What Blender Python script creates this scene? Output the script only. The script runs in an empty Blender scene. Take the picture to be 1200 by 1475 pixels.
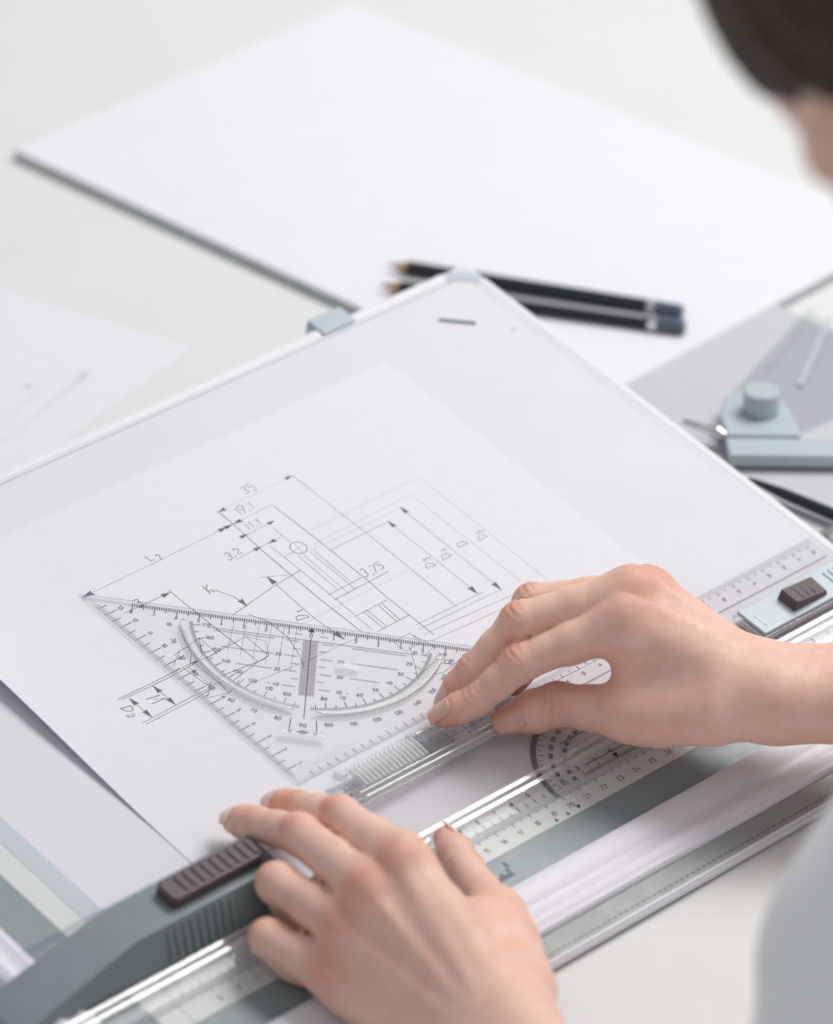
import bpy, bmesh, math, random
import numpy as np
from mathutils import Matrix, Vector
random.seed(4); rng = np.random.default_rng(4)
sc = bpy.context.scene
COL = sc.collection
CM = 0.01

# ------------------------------------------------------------------ frames
# Lengths below are in centimetres. "Board frame": x along the parallel ruler, y up the board, z off it.
# The board leans on the desk, its far edge raised; desk top is world z = 0.
TILT = math.radians(12.0)
ct, st_ = math.cos(TILT), math.sin(TILT)
RX = np.array([[1, 0, 0], [0, ct, -st_], [0, st_, ct]])
ORG = np.array([0.0, -21.3, -0.5])
LIFT = np.array([0, 0, 0.08])
def b2w(P):
    return (np.asarray(P, float) - ORG) @ RX.T + LIFT
def w2b(P):
    return (np.asarray(P, float) - LIFT) @ RX + ORG
# camera solved from the ruler's and set square's centimetre marks
FPX = 6840.413
RB = np.array([[0.728454066, -0.670546332, 0.140436071],
               [-0.353019764, -0.543069585, -0.761874315],
               [0.587138586, 0.505413734, -0.632317355]])
CB = np.array([-118.330160555, -106.645932962, 137.568345496])
CW = b2w(CB)
RW = RB @ RX.T                     # rows: camera right, down, forward in the world
def at_b(px, py, z=0.0):           # photo pixel -> board-frame point at height z off the board
    d = np.array([(px - 600) / FPX, (py - 737.5) / FPX, 1.0]) @ RB
    return CB + d * ((z - CB[2]) / d[2])
def at_w(px, py, h=0.0):           # photo pixel -> world point at height h over the desk
    d = np.array([(px - 600) / FPX, (py - 737.5) / FPX, 1.0]) @ RW
    return CW + d * ((h - CW[2]) / d[2])
def at_d(px, py, depth):
    return CW + depth * (np.array([(px - 600) / FPX, (py - 737.5) / FPX, 1.0]) @ RW)
BMAT = Matrix.Identity(4)
for i in range(3):
    for j in range(3):
        BMAT[i][j] = RX[i, j]
    BMAT[i][3] = b2w([0, 0, 0])[i] * CM

# ------------------------------------------------------------------ camera, world, lamps, exposure
cam = bpy.data.cameras.new('camera')
cam.sensor_fit = 'HORIZONTAL'; cam.sensor_width = 36; cam.lens = 36 * FPX / 1200
cam.clip_start = 0.05; cam.clip_end = 100
cam.dof.use_dof = True; cam.dof.focus_distance = 2.085; cam.dof.aperture_fstop = 7.4
co = bpy.data.objects.new('camera', cam); COL.objects.link(co)
m = Matrix.Identity(4)
for i in range(3):
    m[i][0] = RW[0][i]; m[i][1] = -RW[1][i]; m[i][2] = -RW[2][i]; m[i][3] = CW[i] * CM
co.matrix_world = m
sc.camera = co

world = bpy.data.worlds.new('World'); sc.world = world; world.use_nodes = True
bg = world.node_tree.nodes['Background']
bg.inputs[0].default_value = (0.93, 0.96, 1.0, 1); bg.inputs[1].default_value = 0.45

def area(name, loc, target, sx, sy, power, col):
    l = bpy.data.lights.new(name, 'AREA'); l.shape = 'RECTANGLE'; l.size = sx; l.size_y = sy
    l.energy = power; l.color = col
    o = bpy.data.objects.new(name, l); COL.objects.link(o)
    o.location = loc
    o.rotation_euler = (Vector(target) - Vector(loc)).to_track_quat('-Z', 'Y').to_euler()
    return o
WAZ, WEL, WD = math.radians(1), math.radians(54), 2.7
area('window_light', (WD * math.cos(WEL) * math.cos(WAZ), 0.1 + WD * math.cos(WEL) * math.sin(WAZ), WD * math.sin(WEL)), (0.05, 0.1, 0.0), 1.5, 1.2, 59, (1.0, 0.985, 0.96))
sc.view_settings.view_transform = 'Standard'; sc.view_settings.look = 'None'
sc.view_settings.exposure = 0.0; sc.view_settings.gamma = 1.0
sc.render.engine = 'CYCLES'
cy = sc.cycles
cy.max_bounces = 10; cy.diffuse_bounces = 4; cy.glossy_bounces = 4; cy.transmission_bounces = 6
cy.transparent_max_bounces = 40; cy.caustics_reflective = False; cy.caustics_refractive = False
cy.use_denoising = True
try:
    cy.denoiser = 'OPENIMAGEDENOISE'
except Exception:
    pass

# ------------------------------------------------------------------ materials
MAT = {}
def new_mat(name):
    mt = bpy.data.materials.new(name); mt.use_nodes = True
    nt = mt.node_tree
    MAT[name] = mt
    return mt, nt, nt.nodes['Principled BSDF']
def tex_coord(nt):
    return nt.nodes.new('ShaderNodeTexCoord').outputs['Object']
def noise(nt, scale, detail=4, rough=0.55, vec=None):
    n = nt.nodes.new('ShaderNodeTexNoise'); n.inputs['Scale'].default_value = scale
    n.inputs['Detail'].default_value = detail; n.inputs['Roughness'].default_value = rough
    nt.links.new(vec or tex_coord(nt), n.inputs['Vector'])
    return n
def bump(nt, b, height, strength, dist=0.001):
    n = nt.nodes.new('ShaderNodeBump'); n.inputs['Strength'].default_value = strength
    n.inputs['Distance'].default_value = dist
    nt.links.new(height, n.inputs['Height']); nt.links.new(n.outputs[0], b.inputs['Normal'])
    return n
def ramp(nt, fac, stops):
    r = nt.nodes.new('ShaderNodeValToRGB'); nt.links.new(fac, r.inputs[0])
    e = r.color_ramp.elements
    while len(e) < len(stops): e.new(0.5)
    for el, (p, c) in zip(e, stops):
        el.position = p; el.color = (*c, 1)
    return r
def plain(name, col, rough=0.4, var=0.04, vscale=60, bstr=0.0, bscale=900, spec=0.5, coat=0.0):
    mt, nt, b = new_mat(name)
    n = noise(nt, vscale)
    lo = tuple(c * (1 - var) for c in col); hi = tuple(min(1, c * (1 + var)) for c in col)
    r = ramp(nt, n.outputs['Fac'], [(0.3, lo), (0.7, hi)])
    nt.links.new(r.outputs[0], b.inputs['Base Color'])
    nr = noise(nt, vscale * 2.3, 6, 0.7); rr = ramp(nt, nr.outputs['Fac'], [(0.3, (max(0.02, rough - .07),) * 3), (0.72, (min(1, rough + .09),) * 3)])
    nt.links.new(rr.outputs[0], b.inputs['Roughness'])
    b.inputs['Specular IOR Level'].default_value = spec
    b.inputs['Coat Weight'].default_value = coat
    if bstr:
        n2 = noise(nt, bscale, 3)
        bump(nt, b, n2.outputs['Fac'], bstr, 0.0002)
    return mt
plain('desk', (0.745, 0.745, 0.735), 0.42, 0.012, 9, 0.05, 500, 0.35)
plain('board_white', (0.715, 0.705, 0.75), 0.62, 0.012, 25, 0.06, 1500, 0.25)
plain('rail_white', (0.74, 0.73, 0.785), 0.48, 0.01, 25, 0, 900, 0.35)
plain('lip_white', (0.75, 0.745, 0.78), 0.5, 0.01, 25)
plain('paper', (0.765, 0.755, 0.80), 0.85, 0.01, 120, 0.22, 1800, 0.2)
plain('pad_paper', (0.785, 0.775, 0.825), 0.85, 0.008, 60, 0.15, 1500, 0.2)
plain('pad_side', (0.50, 0.52, 0.54), 0.7, 0.15, 200, 0.2, 900, 0.2)
plain('grey_plastic', (0.205, 0.258, 0.268), 0.36, 0.04, 90, 0.14, 1600)
plain('grey_strip', (0.23, 0.285, 0.30), 0.34, 0.03, 60, 0.05, 1600)
plain('pale_grey', (0.50, 0.545, 0.58), 0.4, 0.02, 60)
plain('scale_strip', (0.62, 0.645, 0.635), 0.4, 0.015, 60)
plain('serrated_grey', (0.30, 0.315, 0.315), 0.45, 0.03, 60)
plain('light_blue_grey', (0.47, 0.545, 0.58), 0.32, 0.02, 80, 0.1, 1500)
plain('case_grey', (0.57, 0.57, 0.595), 0.45, 0.02, 40)
plain('burgundy', (0.095, 0.058, 0.07), 0.42, 0.08, 200, 0.12, 2500)
plain('ink', (0.02, 0.02, 0.025), 0.5, 0.2, 300)
plain('ink_grey', (0.055, 0.055, 0.06), 0.5, 0.2, 300)
plain('ring_grey', (0.20, 0.20, 0.205), 0.4, 0.05, 300)
plain('dark_print', (0.10, 0.15, 0.17), 0.5, 0.1, 300)
plain('black_barrel', (0.016, 0.02, 0.024), 0.22, 0.1, 200)
plain('sheen_grey', (0.33, 0.33, 0.345), 0.4, 0.05, 200)  # grey standing for light reflected off a pencil's top facet
plain('slate_cap', (0.085, 0.125, 0.165), 0.3, 0.05, 200)
plain('wood', (0.46, 0.28, 0.17), 0.7, 0.12, 700)
plain('graphite', (0.05, 0.05, 0.055), 0.4, 0.1, 500)
plain('shirt', (0.88, 0.885, 0.90), 0.9, 0.02, 40, 0.3, 900, 0.15)
plain('white_eye', (0.8, 0.78, 0.76), 0.15, 0.01, 40)
def metal(name, col, rough):
    mt, nt, b = new_mat(name)
    n = noise(nt, 400); r = ramp(nt, n.outputs['Fac'], [(0.3, tuple(c * .92 for c in col)), (0.7, col)])
    nt.links.new(r.outputs[0], b.inputs['Base Color'])
    b.inputs['Metallic'].default_value = 1; b.inputs['Roughness'].default_value = rough
metal('steel', (0.80, 0.80, 0.80), 0.16)
# soft pencil: broken, uneven graphite stroke
def pencil_mat(name, dark, light):
    mt, nt, b = new_mat(name)
    n = noise(nt, 900, 5, 0.7)
    r = ramp(nt, n.outputs['Fac'], [(0.32, dark), (0.72, light)])
    nt.links.new(r.outputs[0], b.inputs['Base Color']); b.inputs['Roughness'].default_value = 0.6
pencil_mat('pencil', (0.035, 0.046, 0.068), (0.17, 0.19, 0.23))
pencil_mat('pencil_soft', (0.16, 0.17, 0.20), (0.40, 0.415, 0.45))
pencil_mat('pencil_faint', (0.46, 0.465, 0.49), (0.66, 0.66, 0.69))
# clear acrylic: see-through with Fresnel gloss
def clear(name, tint, rough=0.03, ior=1.49, milk=0.0, milkcol=(0.8, 0.8, 0.83), boost=1.0):
    mt, nt, b = new_mat(name)
    out = nt.nodes['Material Output']
    nt.nodes.remove(b)
    tr = nt.nodes.new('ShaderNodeBsdfTransparent'); tr.inputs[0].default_value = (*tint, 1)
    gl = nt.nodes.new('ShaderNodeBsdfGlossy'); gl.inputs['Roughness'].default_value = rough
    n = noise(nt, 14, 2); bm = nt.nodes.new('ShaderNodeBump'); bm.inputs['Strength'].default_value = 0.06
    bm.inputs['Distance'].default_value = 0.002
    nt.links.new(n.outputs['Fac'], bm.inputs['Height']); nt.links.new(bm.outputs[0], gl.inputs['Normal'])
    lw = nt.nodes.new('ShaderNodeLayerWeight'); lw.inputs['Blend'].default_value = 0.5      # Schlick gloss, same from both sides
    pw = nt.nodes.new('ShaderNodeMath'); pw.operation = 'POWER'; pw.inputs[1].default_value = 5
    nt.links.new(lw.outputs['Facing'], pw.inputs[0])
    f0 = ((ior - 1) / (ior + 1)) ** 2
    fr = nt.nodes.new('ShaderNodeMath'); fr.operation = 'MULTIPLY_ADD'; fr.inputs[1].default_value = 1 - f0; fr.inputs[2].default_value = f0
    nt.links.new(pw.outputs[0], fr.inputs[0])
    mul = nt.nodes.new('ShaderNodeMath'); mul.operation = 'MULTIPLY'; mul.inputs[1].default_value = boost
    mul.use_clamp = True
    nt.links.new(fr.outputs[0], mul.inputs[0])
    base = tr.outputs[0]
    if milk:
        df = nt.nodes.new('ShaderNodeBsdfDiffuse'); df.inputs[0].default_value = (*milkcol, 1)
        mx0 = nt.nodes.new('ShaderNodeMixShader'); mx0.inputs[0].default_value = milk
        nt.links.new(base, mx0.inputs[1]); nt.links.new(df.outputs[0], mx0.inputs[2]); base = mx0.outputs[0]
    mx = nt.nodes.new('ShaderNodeMixShader')
    nt.links.new(mul.outputs[0], mx.inputs[0]); nt.links.new(base, mx.inputs[1]); nt.links.new(gl.outputs[0], mx.inputs[2])
    nt.links.new(mx.outputs[0], out.inputs[0])
    return mt
clear('acrylic', (1.0, 1.0, 1.0), 0.02, 1.36, boost=0.7)
clear('acrylic_edge', (0.88, 0.89, 0.91), 0.06, 1.5, 0.10, (0.95, 0.95, 0.96))
clear('acrylic_bright', (0.985, 0.985, 0.99), 0.12, 1.6, 0.30, (0.93, 0.93, 0.94), 2.0)  # white mixed in, standing for highlights along clear edges
clear('acrylic_glint', (0.99, 0.99, 0.99), 0.10, 1.6, 0.25, (0.95, 0.95, 0.95), 2.2)  # white and extra gloss put in for the highlights on the ruler's ridges
clear('acrylic_ruler', (0.992, 0.988, 0.99), 0.04, 1.40, boost=0.8)
clear('acrylic_groove', (1.0, 1.0, 1.0), 0.12, 1.42, 0.16, (0.96, 0.96, 0.97))
clear('acrylic_rib', (1.0, 1.0, 1.0), 0.15, 1.45, 0.42, (0.97, 0.97, 0.98))
clear('hatch_film', (0.93, 0.91, 0.92), 0.2, 1.3)
clear('smoky_film', (0.95, 0.965, 0.97), 0.12, 1.45, 0.06, (0.65, 0.7, 0.72))
# skin
def skin_mat():
    mt, nt, b = new_mat('skin')
    at = nt.nodes.new('ShaderNodeAttribute'); at.attribute_name = 'redness'
    n = noise(nt, 60, 6, 0.65)
    r1 = ramp(nt, n.outputs['Fac'], [(0.25, (0.79, 0.475, 0.37)), (0.52, (0.84, 0.545, 0.44)), (0.78, (0.88, 0.605, 0.50))])
    n3 = noise(nt, 230, 4, 0.7)                                   # fine blotches
    r3 = ramp(nt, n3.outputs['Fac'], [(0.42, (0, 0, 0)), (0.75, (0.55, 0.55, 0.55))])
    fz = nt.nodes.new('ShaderNodeMath'); fz.operation = 'MULTIPLY_ADD'; fz.use_clamp = True
    nt.links.new(r3.outputs[0], fz.inputs[0]); fz.inputs[1].default_value = 0.35; nt.links.new(at.outputs['Fac'], fz.inputs[2])
    mx = nt.nodes.new('ShaderNodeMix'); mx.data_type = 'RGBA'
    nt.links.new(fz.outputs[0], mx.inputs[0]); nt.links.new(r1.outputs[0], mx.inputs[6])
    mx.inputs[7].default_value = (0.70, 0.27, 0.18, 1)
    nt.links.new(mx.outputs[2], b.inputs['Base Color'])
    rg = ramp(nt, n3.outputs['Fac'], [(0.3, (0.40, 0.40, 0.40)), (0.7, (0.56, 0.56, 0.56))])
    nt.links.new(rg.outputs[0], b.inputs['Roughness'])
    b.inputs['Specular IOR Level'].default_value = 0.45
    b.inputs['Subsurface Weight'].default_value = 0.16
    b.inputs['Subsurface Radius'].default_value = (1.0, 0.30, 0.15)
    b.inputs['Subsurface Scale'].default_value = 0.004
    # pores and the fine lattice of skin lines
    tc = tex_coord(nt)
    v = nt.nodes.new('ShaderNodeTexVoronoi'); v.inputs['Scale'].default_value = 620; v.feature = 'DISTANCE_TO_EDGE'
    wn = noise(nt, 90, 3); mxv = nt.nodes.new('ShaderNodeMix'); mxv.data_type = 'VECTOR'; mxv.inputs[0].default_value = 0.02
    nt.links.new(tc, mxv.inputs[4]); nt.links.new(wn.outputs['Color'], mxv.inputs[5]); nt.links.new(mxv.outputs[1], v.inputs['Vector'])
    mn = nt.nodes.new('ShaderNodeMath'); mn.operation = 'MINIMUM'; mn.inputs[1].default_value = 0.09; nt.links.new(v.outputs['Distance'], mn.inputs[0])
    n2 = noise(nt, 150, 5, 0.7)
    ad = nt.nodes.new('ShaderNodeMath'); ad.operation = 'MULTIPLY_ADD'; nt.links.new(mn.outputs[0], ad.inputs[0]); ad.inputs[1].default_value = 3.0; nt.links.new(n2.outputs['Fac'], ad.inputs[2])
    bump(nt, b, ad.outputs[0], 0.38, 0.0006)
skin_mat()
def nail_mat():
    mt, nt, b = new_mat('nail')
    n = noise(nt, 120); r = ramp(nt, n.outputs['Fac'], [(0.3, (0.71, 0.40, 0.315)), (0.7, (0.77, 0.475, 0.39))])
    nt.links.new(r.outputs[0], b.inputs['Base Color'])
    b.inputs['Roughness'].default_value = 0.22; b.inputs['Coat Weight'].default_value = 0.35
    b.inputs['Subsurface Weight'].default_value = 0.1; b.inputs['Subsurface Scale'].default_value = 0.002
nail_mat()
def hair_mat():
    mt, nt, b = new_mat('hair')
    mp = nt.nodes.new('ShaderNodeMapping'); mp.inputs['Scale'].default_value = (1, 1, 0.12)
    nt.links.new(tex_coord(nt), mp.inputs[0])
    n = noise(nt, 420, 3, 0.6, mp.outputs[0])
    r = ramp(nt, n.outputs['Fac'], [(0.3, (0.022, 0.012, 0.005)), (0.7, (0.085, 0.052, 0.027))])
    nt.links.new(r.outputs[0], b.inputs['Base Color']); b.inputs['Roughness'].default_value = 0.5; b.inputs['Specular IOR Level'].default_value = 0.2
    bump(nt, b, n.outputs['Fac'], 0.5, 0.001)
hair_mat()

# ------------------------------------------------------------------ object helpers
def link(o): COL.objects.link(o); return o
def tag(o, label=None, cat=None, group=None, kind=None):
    if label: o['label'] = label
    if cat: o['category'] = cat
    if group: o['group'] = group
    if kind: o['kind'] = kind
    return o
def empty(name, base, board=False, rz=0):
    """An Empty at the thing's base; base in cm, in the board frame or in the world."""
    o = bpy.data.objects.new(name, None); link(o); o.empty_display_size = 0.02
    if board:
        o.matrix_world = BMAT @ Matrix.Translation(Vector(np.asarray(base, float) * CM))
    else:
        o.matrix_world = Matrix.Translation(Vector(np.asarray(base, float) * CM)) @ Matrix.Rotation(rz, 4, 'Z')
    o['_base'] = [float(x) for x in base]
    return o
class G:
    """Collects verts (cm) and faces, builds ONE mesh object."""
    def __init__(s): s.v = []; s.f = []; s.m = []
    def add(s, vs, fs, mi=0):
        o = len(s.v); s.v += [tuple(map(float, v)) for v in vs]; s.f += [tuple(o + i for i in f) for f in fs]; s.m += [mi] * len(fs)
        return s
    def box(s, x0, x1, y0, y1, z0, z1, mi=0):
        vs = [(x, y, z) for z in (z0, z1) for y in (y0, y1) for x in (x0, x1)]
        return s.add(vs, [(0, 2, 3, 1), (4, 5, 7, 6), (0, 1, 5, 4), (2, 6, 7, 3), (0, 4, 6, 2), (1, 3, 7, 5)], mi)
    def prism(s, poly, z0, z1, mi=0, side=None):
        n = len(poly); vs = [(x, y, z0) for x, y in poly] + [(x, y, z1) for x, y in poly]
        a = sum(poly[i][0] * poly[(i + 1) % n][1] - poly[(i + 1) % n][0] * poly[i][1] for i in range(n))
        idx = list(range(n)) if a > 0 else list(range(n))[::-1]
        s.add(vs, [tuple(reversed(idx)), tuple(n + i for i in idx)], mi)
        o = len(s.v) - 2 * n
        for k in range(n):
            i, j = idx[k], idx[(k + 1) % n]
            s.f.append((o + i, o + j, o + n + j, o + n + i)); s.m.append(mi if side is None else side)
        return s
    def extrude_x(s, prof, x0, x1, mi=0, caps=True, facet=None):
        """prof: closed (y, z) polygon, extruded along x."""
        n = len(prof); vs = [(x0, y, z) for y, z in prof] + [(x1, y, z) for y, z in prof]
        a = sum(prof[i][0] * prof[(i + 1) % n][1] - prof[(i + 1) % n][0] * prof[i][1] for i in range(n))
        idx = list(range(n)) if a > 0 else list(range(n))[::-1]
        o = len(s.v); s.v += vs
        for k in range(n):
            i, j = idx[k], idx[(k + 1) % n]
            s.f.append((o + i, o + j, o + n + j, o + n + i)); s.m.append(facet(i, j) if facet else mi)
        if caps:
            s.f.append(tuple(o + i for i in reversed(idx))); s.m.append(mi)
            s.f.append(tuple(o + n + i for i in idx)); s.m.append(mi)
        return s
    def rings(s, rings, mi=0, cap=True):
        n = len(rings[0]); o = len(s.v)
        for r in rings: s.v += [tuple(map(float, p)) for p in r]
        for a in range(len(rings) - 1):
            for i in range(n):
                j = (i + 1) % n
                s.f.append((o + a * n + i, o + a * n + j, o + (a + 1) * n + j, o + (a + 1) * n + i)); s.m.append(mi)
        if cap:
            s.f.append(tuple(o + i for i in reversed(range(n)))); s.m.append(mi)
            e = o + (len(rings) - 1) * n
            s.f.append(tuple(e + i for i in range(n))); s.m.append(mi)
        return s
    def lathe(s, p0, p1, prof, n=20, mi=0):
        """prof: (distance along axis, radius)"""
        p0 = np.asarray(p0, float); ax = np.asarray(p1, float) - p0; ax /= np.linalg.norm(ax)
        u = np.cross(ax, [0, 0, 1]); u = u / np.linalg.norm(u) if np.linalg.norm(u) > 1e-6 else np.array([1., 0, 0]); w = np.cross(ax, u)
        return s.rings([[p0 + ax * t + r * (math.cos(2 * math.pi * k / n) * u + math.sin(2 * math.pi * k / n) * w) for k in range(n)] for t, r in prof], mi)
    def ribbon(s, pts, w, z, mi=0, up=None):
        """flat stroke in the xy plane at height z (number or function)"""
        pts = [np.asarray(p[:2], float) for p in pts]
        vs = []; n = len(pts)
        for i in range(n):
            a = pts[max(0, i - 1)]; b = pts[min(n - 1, i + 1)]
            d = b - a; L = np.linalg.norm(d) + 1e-9; nn = np.array([-d[1], d[0]]) / L
            ww = (w[i] if isinstance(w, (list, tuple)) else w) / 2
            for sg in (-1, 1):
                q = pts[i] + nn * ww * sg
                vs.append((q[0], q[1], z(q[0], q[1]) if callable(z) else z))
        return s.add(vs, [(2 * i, 2 * i + 2, 2 * i + 3, 2 * i + 1)[::1] for i in range(n - 1)], mi)
    def build(s, name, mats, parent=None, smooth=False, bevel=0, board=False, seg=2):
        base = np.array(parent['_base'] if parent is not None and '_base' in parent else (0, 0, 0), float)
        me = bpy.data.meshes.new(name)
        me.from_pydata([tuple((np.array(v) - base) * CM) for v in s.v], [], s.f)
        mats = mats if isinstance(mats, (list, tuple)) else [mats]
        for k in mats: me.materials.append(MAT[k])
        me.polygons.foreach_set('material_index', s.m)
        if smooth: me.polygons.foreach_set('use_smooth', [True] * len(s.f))
        me.update()
        o = bpy.data.objects.new(name, me); link(o)
        if parent is not None:
            o.parent = parent; o['_base'] = list(map(float, base))
        elif board:
            o.matrix_world = BMAT
        if bevel:
            b = o.modifiers.new('bevel', 'BEVEL'); b.width = bevel * CM; b.segments = seg; b.limit_method = 'ANGLE'; b.angle_limit = 0.6
            me.polygons.foreach_set('use_smooth', [True] * len(s.f))
            w = o.modifiers.new('wn', 'WEIGHTED_NORMAL'); w.keep_sharp = False
        return o
def arc(c, r, a0, a1, n):
    return [(c[0] + r * math.cos(a0 + (a1 - a0) * k / n), c[1] + r * math.sin(a0 + (a1 - a0) * k / n)) for k in range(n + 1)]
def rrect(x0, x1, y0, y1, r, n=5):
    return (arc((x1 - r, y1 - r), r, 0, math.pi / 2, n) + arc((x0 + r, y1 - r), r, math.pi / 2, math.pi, n)
            + arc((x0 + r, y0 + r), r, math.pi, 1.5 * math.pi, n) + arc((x1 - r, y0 + r), r, 1.5 * math.pi, 2 * math.pi, n))

# single-stroke lettering, glyph box 0..0.6 x 0..1
def _c(cx, cy, rx, ry, a0, a1, n=9):
    return [(cx + rx * math.cos(math.radians(a0 + (a1 - a0) * k / n)), cy + ry * math.sin(math.radians(a0 + (a1 - a0) * k / n))) for k in range(n + 1)]
GL = {
 '0': [_c(.3, .5, .26, .5, 0, 360, 14)], '1': [[(.1, .75), (.32, 1), (.32, 0)]],
 '2': [_c(.3, .73, .25, .27, 160, -30, 8) + [(.05, 0), (.58, 0)]],
 '3': [_c(.27, .75, .24, .25, 150, -80, 8) + _c(.28, .26, .28, .27, 80, -150, 8)],
 '4': [[(.45, 0), (.45, 1), (.02, .3), (.6, .3)]],
 '5': [[(.55, 1), (.13, 1), (.09, .56)] + _c(.27, .31, .28, .31, 120, -140, 9)],
 '6': [[(.48, 1), (.14, .55)] + _c(.3, .28, .26, .28, 160, 520, 14)],
 '7': [[(.04, 1), (.57, 1), (.2, 0)]],
 '8': [_c(.3, .76, .22, .24, 270, 630, 12), _c(.3, .26, .27, .27, 90, 450, 12)],
 '9': [_c(.3, .72, .26, .28, 20, -340, 14) + [(.5, .4), (.2, 0)]],
 ',': [[(.12, .1), (.04, -.14)]], '.': [[(.1, .08), (.12, 0)]], '-': [[(.05, .45), (.5, .45)]],
 'L': [[(.08, 1), (.05, .05), (.5, .03)]], 'K': [[(.06, 1), (.06, 0)], [(.52, .95), (.08, .45), (.56, 0)]],
 'D': [[(.08, 0), (.06, 1)], [(.0, .98)] + _c(.1, .5, .45, .48, 90, -90, 10) + [(.0, .02)]],
 'M': [[(.02, 0), (.08, 1), (.32, .35), (.56, 1), (.62, 0)]],
 'm': [[(.05, 0), (.05, .6)], _c(.18, .45, .12, .16, 170, 0, 6) + [(.3, 0)], _c(.43, .45, .12, .16, 170, 0, 6) + [(.55, 0)]],
 ' ': [],
}
def letters(g, s, org, ux, h, z, w, mi=0, jit=0.0, centre=True, uy=None, sub=None):
    """writes s from org along unit vector ux (2-D), letter height h"""
    ux = np.asarray(ux, float); ux /= np.linalg.norm(ux); uy = np.array([-ux[1], ux[0]]) if uy is None else np.asarray(uy, float)
    wd = {',': .32, '.': .32, '1': .5}
    tot = sum(wd.get(c, .78) for c in s)
    x = -tot / 2 if centre else 0
    ux0, uy0, org0 = ux, uy, np.asarray(org[:2], float)
    for k, c in enumerate(s):
        if jit:
            sl = rng.normal(0, .09); ux = ux0 + uy0 * rng.normal(0, .07); uy = uy0 * (1 + rng.normal(0, .10)) + ux0 * (sl + .10)
            org = org0 + uy0 * rng.normal(0, .05) * h
        hs = .62 if sub is not None and k >= sub else 1.0
        for st in GL[c]:
            pts = [np.asarray(org[:2], float) + (ux * (x + a * hs) + uy * ((b * hs - (.12 if hs < 1 else 0)) - (.5 if centre else 0))) * h + (rng.normal(0, jit, 2) if jit else 0) for a, b in st]
            if len(pts) > 1: g.ribbon(pts, w, z, mi)
        x += wd.get(c, .78) * hs

# ------------------------------------------------------------------ the desk
g = G(); g.box(-150, 170, -16.5, 175, -3, 0)
tag(g.build('desk', 'desk', bevel=0.3), 'wide plain white desk top under the drawing board', 'desk', kind='structure')

# ------------------------------------------------------------------ drawing board (leans on two folding supports)
BX0, BX1, BY0, BY1 = -25.4, 24.4, -21.3, 16.0
bd = empty('drawing_board', (0, -21.3, -0.5), board=True)
tag(bd, 'white plastic drawing board with grey border strips, leaning towards the person', 'drawing board')
g = G(); g.prism(rrect(BX0, BX1, BY0, BY1, 0.5), -0.5, 0.0)
g.build('panel', 'board_white', bd, bevel=0.08)
# raised lips along the far and side edges, each with a groove beside it
lip = [(-.50, .004), (-.40, .03), (-.32, .05), (-.10, .055), (0.0, .02), (.02, -.45), (-.05, -.45), (-.05, .004)]
g = G(); g.extrude_x([(BY1 + a, b) for a, b in lip], -25.0, 22.7); g.build('edge_lip', 'lip_white', bd, bevel=0.03)
g = G()
n = len(lip)
prof = [(BX1 + a, b) for a, b in lip]
g.v += [(x, 14.55, z) for x, z in prof] + [(x, -16.9, z) for x, z in prof]
for i in range(n):
    j = (i + 1) % n; g.f.append((i, j, n + j, n + i)); g.m.append(0)
g.f += [tuple(range(n)), tuple(range(2 * n - 1, n - 1, -1))]; g.m += [0, 0]
g.build('edge_lip', 'lip_white', bd, bevel=0.03)
g = G(); g.box(-25.0, 22.7, BY1 - .80, BY1 - .68, .002, .006); g.build('groove', 'pale_grey', bd)
g = G(); g.box(BX1 - .80, BX1 - .70, -16.9, 14.5, .002, .006); g.build('groove', 'scale_strip', bd)
# notched corner with a grey insert, and the slot in front of it
g = G(); cpt = (23.35, 15.0)
g.prism([(22.75, 15.75), (23.2, 15.9), (23.75, 15.7), (24.1, 15.3), (24.2, 14.75)] + [(23.9, 14.5), (23.2, 15.1), (22.6, 15.45)], .004, .05)
g.build('corner_insert', 'pale_grey', bd, bevel=0.02)
a, b = at_b(632, 461)[:2], at_b(685, 466)[:2]
g = G(); g.ribbon([a, b], 0.26, 0.016); g.build('paper_slot', 'slate_cap', bd)
c = at_b(740, 474)[:2]; g = G(); g.prism(rrect(c[0] - .12, c[0] + .12, c[1] - .1, c[1] + .1, .08), .003, .02); g.build('sight_hole', 'pale_grey', bd)
# border strips on the user's side and along the other short side
def strip(name, mat, x0, x1, y0, y1, z0, z1, bev=0.02):
    q = G(); q.box(x0, x1, y0, y1, z0, z1); return q.build(name, mat, bd, bevel=bev)
strip('border_strip', 'pale_grey', -20.0, -19.0, -14.0, 15.3, .003, .02)
strip('scale_strip', 'scale_strip', -21.2, -20.02, -15.42, 15.3, .003, .028)
strip('border_strip', 'grey_strip', -23.1, -21.22, -17.2, 15.3, .003, .02)
strip('scale_strip', 'scale_strip', -20.0, 24.0, -15.42, -13.4, .003, .028)
strip('border_strip', 'grey_strip', -21.2, 24.0, -17.2, -15.44, .003, .02)
for (x0, x1) in ((-25.2, -23.15),):
    prof = [(x0, .0), (x0 + .1, .35), (x0 + .5, .5), (x0 + .9, .3), (x0 + 1.2, .28), (x0 + 1.6, .42), (x1, .0)]
    g = G(); nn = len(prof)
    g.v += [(x, -17.2, z) for x, z in prof] + [(x, 15.4, z) for x, z in prof]
    for i in range(nn):
        j = (i + 1) % nn; g.f.append((i, nn + i, nn + j, j)); g.m.append(0)
    g.f += [tuple(range(nn)), tuple(range(2 * nn - 1, nn - 1, -1))]; g.m += [0, 0]
    g.build('clamp_rail', 'rail_white', bd, bevel=0.08)
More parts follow.
